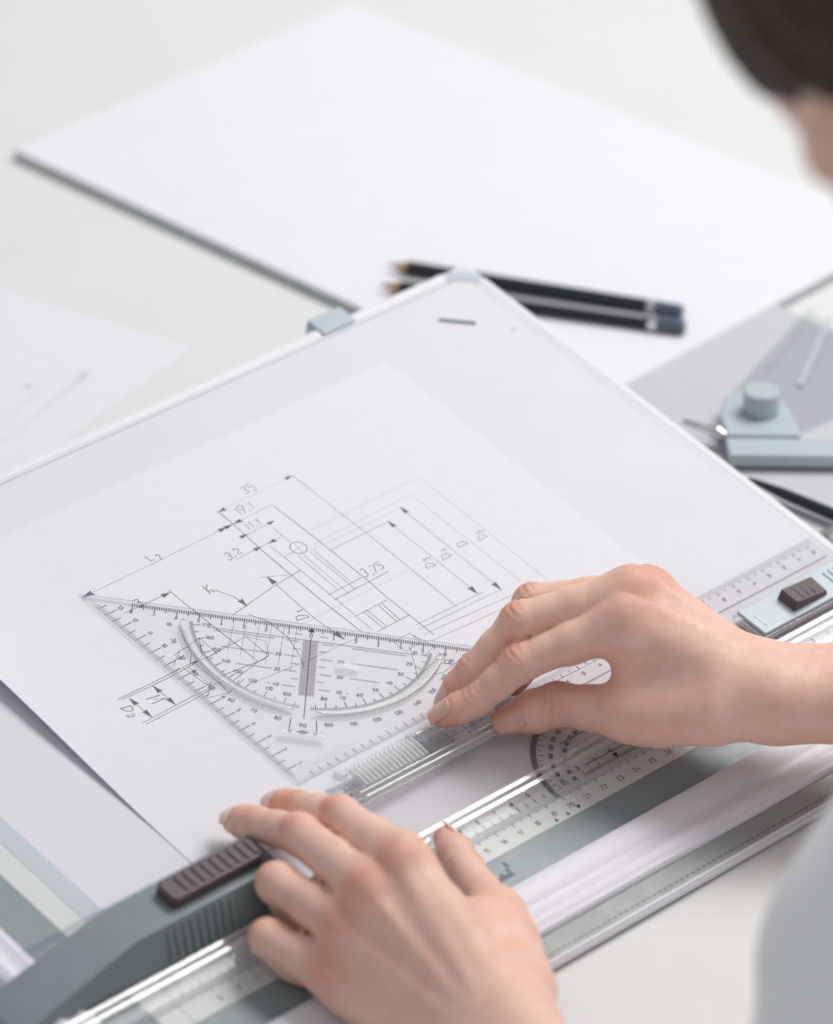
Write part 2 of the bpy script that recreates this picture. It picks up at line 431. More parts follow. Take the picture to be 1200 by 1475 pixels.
# glossy white clamping rail along the user's edge: two soft ridges with a trough between
prof = [(-17.22, .0), (-17.26, .30), (-17.42, .44), (-17.7, .50), (-18.25, .46), (-18.5, .30), (-18.72, .24), (-18.95, .30),
        (-19.15, .44), (-19.4, .46), (-19.62, .36), (-19.72, .30), (-19.84, .30), (-19.95, .18), (-20.0, .0)]
g = G(); g.extrude_x(prof, -25.2, 24.2)
o = g.build('clamp_rail', 'rail_white', bd, smooth=True, bevel=0.05)
# grey serrated grip edge with its row of dashes and pale rim
g = G(); g.extrude_x([(-20.02, 0.004), (-20.02, .06), (-21.1, .02), (-21.32, -.10), (-21.34, -.40), (-20.02, -.40)], -25.2, 24.2)
g.build('grip_edge', 'serrated_grey', bd, bevel=0.03)
g = G(); x = -25.0
while x < 24:
    g.box(x, x + .19, -20.95, -20.86, .030, .046); x += .335
tag(g.build('grip_dash', 'ring_grey', bd), kind='stuff')
g = G(); g.extrude_x([(-21.325, -.13), (-21.315, -.07), (-21.34, -.06), (-21.38, -.10), (-21.39, -.38), (-21.345, -.38)], -25.2, 24.2)
g.build('rim', 'rail_white', bd, bevel=0.02)
# centimetre numbers printed on the border scale
ZS = 0.031
g = G(); k0 = -18.25
for nmb in range(0, 43):
    X = k0 + nmb
    if X > 23.6: break
    g.ribbon([(X, -14.27), (X, -14.52)], .035, ZS)
    g.ribbon([(X + .5, -14.27), (X + .5, -14.42)], .03, ZS)
    letters(g, str(nmb), (X, -14.9), (1, 0), .25, ZS, .04)
for X in (.55, 1.25): g.add([(X - .1, -15.3, ZS), (X + .1, -15.3, ZS), (X, -15.08, ZS)], [(0, 1, 2)])
X = 1.95; g.add([(X - .13, -15.05, ZS), (X + .13, -15.05, ZS), (X, -15.33, ZS)], [(2, 1, 0)])
g.build('scale_marking', 'ink_grey', bd)
g = G(); c = at_b(730, 1247)[:2]; letters(g, '8', c + np.array([.0, .05]), (1, 0), .30, .025, .07)
c = at_b(722, 1262)[:2]
g.prism([(c[0] - .75, c[1] - .3), (c[0] - .75, c[1] - .05), (c[0] - .1, c[1] - .05), (c[0] - .1, c[1] + .1), (c[0] + .12, c[1] + .1), (c[0] + .12, c[1] - .05),
         (c[0] + .35, c[1] - .05), (c[0] + .35, c[1] + .18), (c[0] + .55, c[1] + .18), (c[0] + .55, c[1] - .3)], .021, .024)
g.build('printed_symbol', 'dark_print', bd)
# folding supports: grey clip on the far edge, leg down to the desk
for cx in (15.55, -14.5):
    g = G(); g.box(cx - 1.05, cx + 1.05, 15.45, 16.7, .015, .16); g.box(cx - 1.05, cx + 1.05, 16.06, 16.7, -.75, .015); g.box(cx - 1.05, cx + 1.05, 14.6, 16.06, -.75, -.51)
    s = g.build('support_clip', 'light_blue_grey', bd, bevel=0.08)
    foot = w2b(b2w([cx, 16.4, 0])[None, :] * np.array([1, 1, 0]))[0]
    g = G(); tp = np.array([cx, 15.6, -.7]); fw = w2b([[b2w(tp)[0], b2w(tp)[1] + 1.0, 0.0]])[0]
    g.add([tp + (-.8, -.4, 0), tp + (.8, -.4, 0), tp + (.8, .4, 0), tp + (-.8, .4, 0), fw + (-.8, -.4, 0), fw + (.8, -.4, 0), fw + (.8, .4, 0), fw + (-.8, .4, 0)],
          [(0, 1, 2, 3), (7, 6, 5, 4), (0, 4, 5, 1), (1, 5, 6, 2), (2, 6, 7, 3), (3, 7, 4, 0)])
    g.build('support_leg', 'grey_plastic', bd, bevel=0.05)
for cx in (-22.5, 21.5):
    g = G(); tp = np.array([cx, -20.3, -0.5]); bt = w2b([[cx, b2w(tp)[1], 0.0]])[0]
    g.add([tp + (-.7, -.4, 0.02), tp + (.7, -.4, .02), tp + (.7, .4, .02), tp + (-.7, .4, .02), bt + (-.7, -.4, 0), bt + (.7, -.4, 0), bt + (.7, .4, 0), bt + (-.7, .4, 0)],
          [(0, 1, 2, 3), (7, 6, 5, 4), (0, 4, 5, 1), (1, 5, 6, 2), (2, 6, 7, 3), (3, 7, 4, 0)])
    g.build('rubber_foot', 'ink_grey', bd)

# ------------------------------------------------------------------ the sheet being drawn on, its free side edge curling up
PX0, PX1, PY0, PY1 = -14.15, 15.75, -8.75, 12.35
ZP = 0.035
def paper_z(x, y):
    u = max(0.0, min(1.0, (-7.5 - x) / 6.65)); v = max(0.0, min(1.0, (y + 7.6) / 14.0))
    v = v * v * (3 - 2 * v)
    return ZP + 0.62 * u * u * v
dp = empty('drawing_sheet', (PX0, PY0, 0.0), board=True)
tag(dp, 'white sheet with a pencil machine drawing, held under the clear ruler', 'paper')
g = G(); nx, ny = 60, 44
vs = []
for zoff in (0, -.02):
    for j in range(ny + 1):
        for i in range(nx + 1):
            x = PX0 + (PX1 - PX0) * i / nx; y = PY0 + (PY1 - PY0) * j / ny
            vs.append((x, y, paper_z(x, y) + zoff))
N = (nx + 1) * (ny + 1); fs = []
for j in range(ny):
    for i in range(nx):
        q = j * (nx + 1) + i
        fs.append((q, q + 1, q + nx + 2, q + nx + 1)); fs.append((N + q, N + q + nx + 1, N + q + nx + 2, N + q + 1))
bd_loop = [i for i in range(nx + 1)] + [(nx + 1) * j + nx for j in range(1, ny + 1)] + [(nx + 1) * ny + i for i in range(nx - 1, -1, -1)] + [(nx + 1) * j for j in range(ny - 1, 0, -1)]
for k in range(len(bd_loop)):
    a, b = bd_loop[k], bd_loop[(k + 1) % len(bd_loop)]
    fs.append((b, a, N + a, N + b))
g.add(vs, fs); g.build('sheet', 'paper', dp, smooth=False)
gd = G(); 
def zdraw(x, y): return paper_z(x, y) + 0.006
def on_p(q):
    P = at_b(q[0], q[1], ZP)
    for _ in range(3): P = at_b(q[0], q[1], paper_z(P[0], P[1]))
    return P[:2]
def stroke(pts, w=.036, mi=0, wob=.012):
    P = [on_p(p) for p in pts]; out = []
    for a, b in zip(P[:-1], P[1:]):
        n = max(2, int(np.linalg.norm(b - a) / .7)); 
        for k in range(n): out.append(a + (b - a) * k / n + rng.normal(0, wob * .4, 2))
    out.append(P[-1])
    gd.ribbon(out, [w * .8 * (0.75 + .5 * rng.random()) for _ in out], zdraw, mi)
def arrow(tip, frm, L=.5, mi=0):
    a = on_p(tip); b = on_p(frm); d = (b - a) / np.linalg.norm(b - a); nn = np.array([-d[1], d[0]])
    P = [a, a + d * L + nn * L * .26, a + d * L * .93, a + d * L - nn * L * .26]
    gd.add([(p[0], p[1], zdraw(*p) + .002) for p in P], [(0, 3, 2), (0, 2, 1)], mi)
def txt(s, px, py, h, ax='x', mi=0, w=.045, sub=None):
    o = on_p((px, py)); ux = {'x': (1, 0), 'y': (0, 1), '-y': (0, -1)}[ax]
    letters(gd, s, o, ux, h, zdraw, w * .85, mi, .014, sub=sub)
# main view: outlines
stroke([(315, 738), (336, 755), (380, 795), (462, 864), (522, 911)], .042)
stroke([(393, 728), (452, 773), (532, 838), (558, 861), (626, 915)], .040)
stroke([(422, 686), (527, 767), (590, 818), (657, 873)], .034, 1)
stroke([(388, 786), (410, 803), (484, 863), (536, 907)], .034, 1)
stroke([(393, 760), (419, 782)], .03, 1)
for a, b in (((430, 801), (486, 849)), ((438, 800), (504, 856)), ((447, 795), (512, 849)), ((452, 793), (508, 840))): stroke([a, b], .03, 1)
stroke([(473, 857), (521, 832)], .036); stroke([(482, 864), (560, 823)], .034)
stroke([(436, 899), (478, 877), (560, 836), (590, 820)], .028, 2)
stroke([(512, 888), (558, 864)], .036)
stroke([(544, 910), (589, 886)], .036)
for dx in (0, 5): stroke([(523 + dx, 881 - dx * .5), (552 + dx, 905 - dx * .5)], .034)
for dx in (0, 5): stroke([(544 + dx, 871 - dx * .5), (571 + dx, 895 - dx * .5)], .034)
stroke([(410, 802), (425, 794)], .028, 1)
cc = on_p((430, 789)); P = [cc + .40 * np.array([math.cos(t), math.sin(t)]) for t in np.linspace(0, 2 * math.pi, 24)]
gd.ribbon(P, .036, zdraw, 0); stroke([(424, 784), (436, 795)], .025, 1); stroke([(421, 794), (440, 784)], .025, 2)
stroke([(335, 886), (400, 841), (432, 822)], .034); stroke([(374, 832), (417, 828)], .026, 1)
# dimensions
stroke([(120, 860), (222, 811), (336, 755), (391, 727)], .03, 1); arrow((118, 861), (222, 811), .62); arrow((327, 759), (222, 811), .5)
arrow((345, 750), (391, 727), .0001); arrow((336, 755), (391, 727), .5); arrow((336, 755), (300, 772), .5)
stroke([(315, 737), (419, 686)], .026, 2); arrow((314, 738), (419, 686), .45); arrow((421, 685), (330, 729), .42)
stroke([(345, 776), (393, 751)], .03, 1); arrow((357, 769), (330, 783), .45); arrow((396, 750), (357, 769), .42)
stroke([(339, 807), (367, 792), (404, 774)], .03, 1); arrow((377, 787), (340, 806), .45); arrow((386, 783), (404, 774), .45)
stroke([(303, 849), (313, 851), (338, 860), (356, 873)], .034); arrow((357, 874), (343, 862), .55)
stroke([(384, 831), (400, 844), (452, 890), (496, 921)], .034); arrow((384, 830), (400, 844), .6); arrow((497, 922), (470, 902), .6)
for pts, mi in ((((450, 763), (603, 687), (657, 730), (790, 836)), 2), (((453, 783), (592, 712), (750, 837)), 1 if False else 2), (((447, 793), (577, 732)), 2), (((475, 793), (558, 752)), 1)): stroke(pts, .03, mi)
stroke([(577, 731), (722, 849)], .032, 1); stroke([(559, 751), (688, 855)], .032, 1)
arrow((576, 730), (722, 849), .5); arrow((558, 750), (688, 855), .5); arrow((723, 850), (640, 783), .58); arrow((689, 856), (620, 800), .58)
stroke([(600, 900), (697, 852)], .032, 1); stroke([(603, 907), (724, 848)], .032, 1); stroke([(610, 914), (738, 857)], .032, 1); stroke([(620, 924), (722, 878)], .032, 1)
txt('35', 359, 704, .50, mi=1); txt('19,1', 351, 732, .50, mi=1); txt('11.1', 363, 755, .50, mi=1); txt('3,2', 336, 797, .50)
txt('L2', 222, 800, .55, sub=1); txt('K', 301, 847, .50); txt('3', 201, 869, .55); txt('D1', 431, 885, .55, 'y', sub=1); txt('3,75', 538, 820, .50)
txt('D3', 612, 810, .55, 'y', 1, sub=1); txt('D4', 637, 796, .55, 'y', 1, sub=1); txt('D', 663, 783, .55, 'y', 1); txt('D5', 687, 770, .52, 'y', 1, sub=1)
txt('60', 637, 950, .5, 'y')
# left dims and shaft end
stroke([(178, 884), (205, 872), (246, 853)], .032); arrow((246, 853), (205, 872), .5)
stroke([(243, 850), (278, 879), (372, 953)], .040)
for dy in (0, 4): stroke([(170 + dy, 1007 + dy * .4), (247 + dy, 970 + dy * .6), (286 + dy, 950)], .036)
for dy in (0, 4): stroke([(206 + dy, 1041 + dy * .6), (278 + dy, 1003 + dy * .8), (303 + dy, 991)], .036)
stroke([(220, 988), (253, 1015)], .034); arrow((219, 987), (253, 1015), .55); arrow((254, 1016), (220, 988), .55)
stroke([(186, 1006), (219, 1033)], .034); arrow((185, 1005), (219, 1033), .55); arrow((220, 1034), (186, 1006), .55)
txt('M', 225, 1008, .6, '-y', w=.05); txt('D2', 191, 1027, .6, '-y', w=.05, sub=1)
stroke([(270, 958), (301, 946), (354, 917), (387, 944), (380, 950), (315, 975)], .04); stroke([(301, 946), (334, 924)], .03, 1)
stroke([(250, 944), (272, 930), (287, 919), (313, 942)], .034); stroke([(287, 919), (291, 945), (277, 958)], .034)
stroke([(264, 962), (303, 990), (315, 982), (330, 998), (352, 978)], .036); stroke([(303, 990), (298, 1005), (330, 998)], .032)
stroke([(330, 985), (372, 953), (387, 945)], .03); stroke([(270, 960), (310, 992)], .03, 1); stroke([(280, 955), (318, 986)], .03, 1)
stroke([(354, 917), (383, 923), (387, 944)], .028, 1)
stroke([(358, 885), (385, 895), (415, 918), (432, 945), (438, 961)], .034)
stroke([(250, 960), (258, 938)], .03); stroke([(274, 957), (276, 940)], .03)
for k in range(6): stroke([(338 + k * 18, 893 + k * 2.2), (328 + k * 18, 938 + k * 6)], .026, 1)
stroke([(360, 985), (440, 953), (490, 930), (534, 911)], .026, 1)
stroke([(567, 925), (590, 912), (607, 925), (585, 938), (567, 925)], .03); stroke([(595, 915), (625, 930), (612, 945)], .03)
stroke([(590, 931), (602, 976), (628, 950)], .034)
stroke([(675, 940), (640, 968), (618, 974)], .034); arrow((676, 939), (650, 962), .45)
gd.build('pencil_marking', ['pencil', 'pencil_soft', 'pencil_faint'], dp)

# ------------------------------------------------------------------ clear set square (45 degrees)
S2 = math.sqrt(.5)
def uv(u, v, z=0): return (u * S2 - v * S2, -u * S2 - v * S2, z)   # u along the long edge, v towards the right angle
ZQ0, ZQ1 = 0.075, 0.265
ss = empty('set_square', uv(0, 5, .05), board=True)
tag(ss, 'clear plastic set square with protractor scale lying on the drawing', 'set square')
TIP = 10.35
hole = []
tri = [(-TIP, 0), (TIP, 0), (0, TIP)]
g = G(); 
# chamfered triangular plate
def inset(c): 
    k = c * (1 + math.sqrt(2)); return [(-TIP + k, c), (TIP - k, c), (0, TIP - c * math.sqrt(2))]
lo = [uv(a, b, ZQ0) for a, b in tri]; mid = [uv(a, b, ZQ0 + .07) for a, b in tri]; hi = [uv(a, b, ZQ1) for a, b in inset(.10)]
g.add(lo + mid + hi, [(0, 1, 2), (8, 7, 6)], 0)
o_ = 0
for i in range(3):
    j = (i + 1) % 3
    g.f += [(i, i + 3, j + 3, j), (i + 3, i + 6, j + 6, j + 3)]; g.m += [1, 2]
g.build('plate', ['acrylic', 'acrylic_edge', 'acrylic_bright'], ss)
ZT = ZQ0 - 0.010                       # printed on the underside, against the paper
g = G()
def tk(u0, v0, u1, v1, w=.022, gg=None): (gg or g).ribbon([uv(u0, v0)[:2], uv(u1, v1)[:2]], w, ZT)
def lab(s, u, v, h, ang=0, w=.026, gg=None):
    a = math.radians(ang); d = (math.cos(a), math.sin(a))
    e = uv(*d); letters(gg or g, s, uv(u, v)[:2], (e[0], e[1]), h, ZT, w, uy=None)
# long-edge millimetres
for mm in range(-80, 86):
    L = .42 if mm % 10 == 0 else (.34 if mm % 5 == 0 else .22)
    tk(mm / 10, .05, mm / 10, .05 + L, .024 if mm % 5 else .032)
for k in range(-8, 9):
    if k: lab(str(abs(k)), k, .60, .21)
    else: lab('0', .02, .60, .24)
g.add([uv(-.14, .36, ZT), uv(.14, .36, ZT), uv(0, .1, ZT)], [(0, 1, 2)])
g.build('scale_marking', 'ink', ss)
# short-edge millimetres; legs run from the tips to the right angle
g = G()
leg = TIP * math.sqrt(2)
for side in (-1, 1):
    for mm in range(6, 138):
        t = mm / 10 / leg
        u, v = side * TIP * t, TIP * (1 - t)
        L = .72 if mm % 10 == 0 else (.5 if mm % 5 == 0 else .28)
        if side == 1 and mm % 5: continue
        if side == 1: L = .30
        n_ = (-side * S2, -S2)
        tk(u + n_[0] * .08, v + n_[1] * .08, u + n_[0] * (.08 + L), v + n_[1] * (.08 + L), .026 if mm % 5 == 0 else .013)
    for k in range(1, 14):
        t = k / leg; u, v = side * TIP * t, TIP * (1 - t)
        if side == -1: lab(str(k), u + S2 * 1.0, v - S2 * 1.0, .21, 45)
g.build('scale_marking', 'ink_grey', ss)
# protractor: degree ticks, numbers, parallels
g = G()
for dg in range(8, 173):
    a = math.radians(dg); 
    if abs(dg - 90) < 3: continue
    L = .5 if dg % 10 == 0 else (.34 if dg % 5 == 0 else .17)
    r1 = 5.48; tk(r1 * math.cos(a), r1 * math.sin(a), (r1 - L) * math.cos(a), (r1 - L) * math.sin(a), .026)
for dg in range(10, 180, 10):
    if dg == 90: continue
    a = math.radians(dg)
    lab(str(dg if dg > 0 else 0), 4.72 * math.cos(a), 4.72 * math.sin(a), .20, 0)
    lab(str(180 - dg), 6.38 * math.cos(a), 6.38 * math.sin(a), .21, dg - 90)
for k in range(1, 9):
    v = k * .5 + .1
    if k % 2 == 0:
        hw = math.sqrt(max(.1, 4.45 ** 2 - v * v)); tk(.5, v, 1.05, v); tk(1.85, v, hw, v); tk(-.5, v, -1.1, v); tk(-1.6, v, -hw, v)
        if k > 2:
            lab('%d' % (k * 5), 1.42, v, .20); lab('%d' % (k * 5), -1.35, v, .20)
    else:
        tk(.4, v, .75, v); tk(-.4, v, -.75, v)
tk(-4.6, .95, 4.6, .95); tk(0, .75, 0, 6.1, .03)
g.build('protractor_marking', 'ink_grey', ss)
g = G()
for k in range(40):
    v = .95 + k * .092; tk(-.33, v, .33, v, .017, g)
g.build('hatch_marking', 'ink_grey', ss)
g = G(); g.add([uv(-.36, .9, ZT - .002), uv(.36, .9, ZT - .002), uv(.36, 4.65, ZT - .002), uv(-.36, 4.65, ZT - .002)], [(0, 1, 2, 3)])
g.build('hatch_film', 'hatch_film', ss)
# finger slots either side: curved raised channels
for a0, a1 in ((9, 85.5), (94.5, 171)):
    g = G(); rs = []
    for k in range(31):
        a = math.radians(a0 + (a1 - a0) * k / 30); e = min(k, 30 - k); sq = min(1, .35 + e * .35)
        rs.append([uv((5.80 + dr * sq) * math.cos(a), (5.80 + dr * sq) * math.sin(a), z) for dr, z in ((-.22, ZQ1 + .002), (-.18, ZQ1 + .035), (-.12, ZQ1 + .045), (.12, ZQ1 + .045), (.18, ZQ1 + .035), (.22, ZQ1 + .002))])
    g.rings(rs); g.build('slot_rim', 'acrylic_groove', ss, smooth=True)
# pad lug at the foot of the protractor
g = G(); tk(-.55, 6.15, -.62, 7.05, .03); tk(.55, 6.15, .62, 7.05, .03); lab('90', 0, 6.55, .22)
g.add([uv(-.3, 6.98, ZT), uv(0, 6.86, ZT), uv(.3, 6.98, ZT), uv(0, 7.1, ZT)], [(0, 1, 2, 3)]); lab('0', -.52, 7.0, .16); lab('0', .52, 7.0, .16)
g.build('lug_marking', 'ink', ss)
g = G(); q = [uv(a, b) for a, b in ((-.95, 7.2), (.95, 7.2), (1.0, 7.55), (-1.0, 7.55))]; g.prism([p[:2] for p in q], ZQ1 + .002, ZQ1 + .16)
g.build('lug', 'acrylic_groove', ss, bevel=0.05)
g = G(); c = uv(3.05 - .7, 2.75)
for cu, cv, r in ((1.75, 2.75, .0),): pass
g.prism([uv(1.75 + .55 * math.cos(t), 2.55 + .26 * math.sin(t))[:2] for t in np.linspace(0, 2 * math.pi, 20)[:-1]], ZQ1 + .002, ZQ1 + .05)
g.build('moulding_mark', 'acrylic_groove', ss, bevel=0.02)

# ------------------------------------------------------------------ parallel ruler
pr = empty('parallel_ruler', (0, -11.5, 0.05), board=True)
tag(pr, 'clear parallel ruler across the board with grey clamp ends and burgundy buttons', 'ruler')
prof = [(-8.30, .06), (-8.30, .10), (-8.52, .30), (-12.72, .30), (-12.77, .545), (-12.82, .56), (-12.99, .505), (-13.06, .36), (-13.16, .36), (-13.19, .545), (-13.24, .56),
        (-13.41, .505), (-13.50, .28), (-14.05, .24), (-14.34, .09), (-14.34, .06)]
bright = {(3, 4), (4, 5), (5, 6), (8, 9), (9, 10), (10, 11)}
edge = {(0, 1), (1, 2), (13, 14), (14, 15)}
fc = lambda i, j: 3 if (min(i, j), max(i, j)) in ((5, 6), (10, 11)) else 2 if (min(i, j), max(i, j)) in bright else (1 if (min(i, j), max(i, j)) in edge else 0)
g = G(); g.extrude_x(prof, -25.0, 23.7, facet=fc); g.build('blade', ['acrylic_ruler', 'acrylic_edge', 'acrylic_bright', 'acrylic_glint'], pr)
ZR = .050
g = G()
for k in range(-42, 42):
    X = 23.2 - (k + 42) * .5
    if X < -24.4: break
    g.ribbon([(X, -8.58), (X, -8.80 if k % 2 == 0 else -8.70)], .03, ZR)
for k in range(48):
    X = 23.2 - k
    if X < -20: break
    letters(g, str(k % 10), (X, -9.08), (1, 0), .19, ZR, .04)
g.ribbon([(-24, -9.62), (23.5, -9.62)], .03, ZR)
g.build('scale_marking', 'ink_grey', pr)
g = G(); cx = 5.6
for mm in range(-250, 176):
    if abs(mm) > 20 and mm % 5: continue
    X = cx + mm / 10; L = .34 if mm % 10 == 0 else (.26 if mm % 5 == 0 else .18)
    g.ribbon([(X, -13.98), (X, -13.98 + L)], .028, .050)
for k in range(-22, 18):
    if k in (-4, -3) : continue
    letters(g, str(abs(k) % 10), (cx + k, -13.80 + .40), (1, 0), .21, .050, .04)
g.add([(cx - .16, -13.62, .050), (cx + .16, -13.62, .050), (cx, -13.92, .050)], [(2, 1, 0)])
g.build('scale_marking', 'ink', pr)
# half-round protractor set into the ruler round its zero mark
g = G(); C0 = (5.6, -14.25)
vs = []
NN = 48
for k in range(NN + 1):
    a = math.pi * k / NN
    for r in (3.86, 4.12): vs.append((C0[0] + r * math.cos(a), C0[1] + r * math.sin(a), .042))
g.add(vs, [(2 * k, 2 * k + 1, 2 * k + 3, 2 * k + 2) for k in range(NN)])
g.build('protractor_ring', 'ring_grey', pr)
g = G()
for dg in range(4, 177, 5):
    a = math.radians(dg + 1); L = .28 if (dg + 1) % 10 == 0 else .18
    g.ribbon([(C0[0] + 3.80 * math.cos(a), C0[1] + 3.80 * math.sin(a)), (C0[0] + (3.8 - L) * math.cos(a), C0[1] + (3.8 - L) * math.sin(a))], .035, .046)
for dg in range(10, 180, 10):
    a = math.radians(dg)
    for r, t in ((3.22, str(dg)), (2.62, str(180 - dg))):
        letters(g, t, (C0[0] + r * math.cos(a), C0[1] + r * math.sin(a)), (1, 0) if False else (math.sin(a), -math.cos(a)), .19, .046, .035)
for k in range(1, 4): g.ribbon([(C0[0] - 1.6, C0[1] + k * .8), (C0[0] + 1.6, C0[1] + k * .8)], .03, .046)
g.build('protractor_marking', 'ink', pr)
# clear slide grip on the ruler's far edge, ribbed at one end
def yprof(g, y0, y1, x0, x1, z0, z1, mi=0): g.box(x0, x1, y0, y1, z0, z1, mi)
g = G(); g.prism(rrect(-6.2, 2.1, -10.25, -7.95, .35), .31, .40, 0, 1); sg = g.build('slide_grip', ['acrylic', 'acrylic_edge'], pr)
def wall(name, pts, w, z0, z1, mat, parent):
    q = G(); P = [np.array(p, float) for p in pts]; L = []; Rr = []
    for i in range(len(P)):
        d = P[min(len(P) - 1, i + 1)] - P[max(0, i - 1)]; d /= np.linalg.norm(d); nn = np.array([-d[1], d[0]])
        L.append(P[i] + nn * w / 2); Rr.append(P[i] - nn * w / 2)
    q.prism([tuple(p) for p in L] + [tuple(p) for p in Rr[::-1]], z0, z1); return q.build(name, mat, parent, bevel=w * .3)
wall('grip_wall', [(-6.05, -10.1), (2.0, -10.1)], .16, .40, .95, 'acrylic_bright', sg)
wall('grip_wall', [(-6.05, -9.72), (2.0, -9.72)], .13, .40, .85, 'acrylic_bright', sg)
wall('grip_wall', [(-1.6, -8.35), (2.0, -8.35)], .12, .40, .85, 'acrylic_bright', sg)
wall('grip_wall', [(2.02, -10.1), (2.02, -8.2)], .12, .40, .95, 'acrylic_groove', sg)
wall('grip_wall', arc((-5.75, -8.15), .3, -.6, -3.4, 8), .12, .40, .80, 'acrylic_edge', sg)
for k in range(15):
    X = -5.3 + k * .25
    wall('grip_rib', [(X, -9.45), (X + .05, -8.8), (X + .02, -8.25)], .11, .40, .72, 'acrylic_rib', sg)
wall('grip_wall', [(-1.45, -9.55), (-1.4, -8.7), (-1.55, -8.3), (-1.9, -8.12)], .12, .40, .78, 'acrylic_edge', sg)
g = G(); g.prism(rrect(1.2, 2.15, -9.9, -8.4, .15), .41, 1.02); g.build('grip_block', ['acrylic'], sg, bevel=.08)
# rounded outline of the slide's tongue on the set square
outl = [at_b(*p, .28)[:2] for p in ((700, 978), (640, 1012), (580, 1043), (520, 1068), (478, 1082), (458, 1092), (453, 1099), (459, 1105), (475, 1107), (489, 1112))]
for seg in (outl[:3], outl[3:]):
    g = G(); g.ribbon(seg, .07, ZQ1 + .008); g.build('tongue_outline', 'acrylic_edge', sg)

# grey clamp at the near end: wedge body, ribbed flank, burgundy sliding button
X1c = -12.6
g = G()
top = 2.0
sec = lambda x, z, y0, y1, yb: [(x, y0, .32), (x, y0, z), (x, y1, z), (x, yb, .32)]
rs = [sec(-26.6, .42, -9.9, -12.3, -12.4), sec(-26.2, .55, -9.85, -12.25, -12.5), sec(-20.45, top, -9.75, -11.9, -12.6), sec(X1c, top, -9.75, -11.9, -12.6)]
g.rings([r[::-1] for r in rs]); cl = g.build('end_clamp', 'grey_plastic', pr, bevel=0.05, seg=2)
for k in range(9):
    X = -18.9 + k * .42
    g = G(); g.add([(X, -11.98, 1.85), (X + .2, -11.98, 1.85), (X + .2, -12.62, .42), (X, -12.62, .42), (X, -12.01, 1.85), (X + .2, -12.01, 1.85), (X + .2, -12.65, .42), (X, -12.65, .42)],
        [(0, 1, 2, 3), (7, 6, 5, 4), (0, 4, 5, 1), (1, 5, 6, 2), (2, 6, 7, 3), (3, 7, 4, 0)]); g.build('flank_rib', 'grey_plastic', cl, bevel=.02)
g = G(); g.prism(rrect(-18.1, -13.1, -11.45, -10.15, .3), 2.0, 2.55); bt = g.build('slide_button', 'burgundy', cl, bevel=0.14, seg=3)
for k in range(9):
    X = -17.3 + k * .47
    g = G(); g.box(X, X + .22, -11.25, -10.35, 2.53, 2.62); g.build('button_rib', 'burgundy', cl, bevel=.06)
# flat grey clamp at the far end on its clear foot
g = G(); g.box(16.2, 27.0, -12.45, -10.45, .31, .62, 0); fb = g.build('clamp_foot', 'acrylic_bright', pr, bevel=.05)
g = G(); g.box(16.35, 27.2, -12.35, -10.55, .63, .80); rc_ = g.build('end_clamp', 'light_blue_grey', pr, bevel=.04)
g = G(); g.box(16.75, 16.85, -12.0, -11.2, .802, .815); g.build('raised_line', 'light_blue_grey', rc_)
for k in range(3):
    g = G(); g.box(21.6 + k * .35, 21.75 + k * .35, -11.95, -10.9, .79, .86); g.build('raised_line', 'light_blue_grey', rc_, bevel=.03)
g = G(); g.add([(18.55, -12.08, .80), (20.75, -12.08, .80), (20.75, -10.95, .80), (18.55, -10.95, .80), (18.65, -12.05, 1.32), (20.7, -12.05, 1.02), (20.7, -10.98, 1.12), (18.65, -10.98, 1.32)],
    [(3, 2, 1, 0), (4, 5, 6, 7), (0, 1, 5, 4), (1, 2, 6, 5), (2, 3, 7, 6), (3, 0, 4, 7)]); g.build('slide_button', 'burgundy', rc_, bevel=.05)
for k in range(3):
    X = 19.15 + k * .42; zz = 1.32 - (X - 18.65) * .13
    g = G(); g.box(X, X + .09, -11.9, -11.15, zz - .04, zz + .025); g.build('button_rib', 'ink', rc_)

# ------------------------------------------------------------------ things lying on the desk
# thick white pad behind the board
PADH = 0.62
A = at_w(20, 215, PADH); ang = math.radians(3.2)
ex = np.array([math.cos(ang), math.sin(ang), 0]); ey = np.array([-math.sin(ang), math.cos(ang), 0])
padw = 26.3; padl = float((A - at_w(1117, 437, PADH)) @ ey)
pc = [A, A + ex * padw, A + ex * padw - ey * padl, A - ey * padl]
pad = empty('sketch_pad', (*((pc[0] + pc[2]) / 2)[:2], 0))
tag(pad, 'large white sketch pad with grey sides lying behind the board', 'sketch pad')
g = G(); g.prism([tuple(p[:2]) for p in pc], 0.0, PADH - .16, 0); g.build('block', 'pad_side', pad, bevel=.04)
g = G(); g.prism([tuple((p + (A - pc[2]) * 0)[:2]) for p in pc], PADH - .158, PADH, 0); g.build('top_sheet', 'pad_paper', pad, bevel=.03)
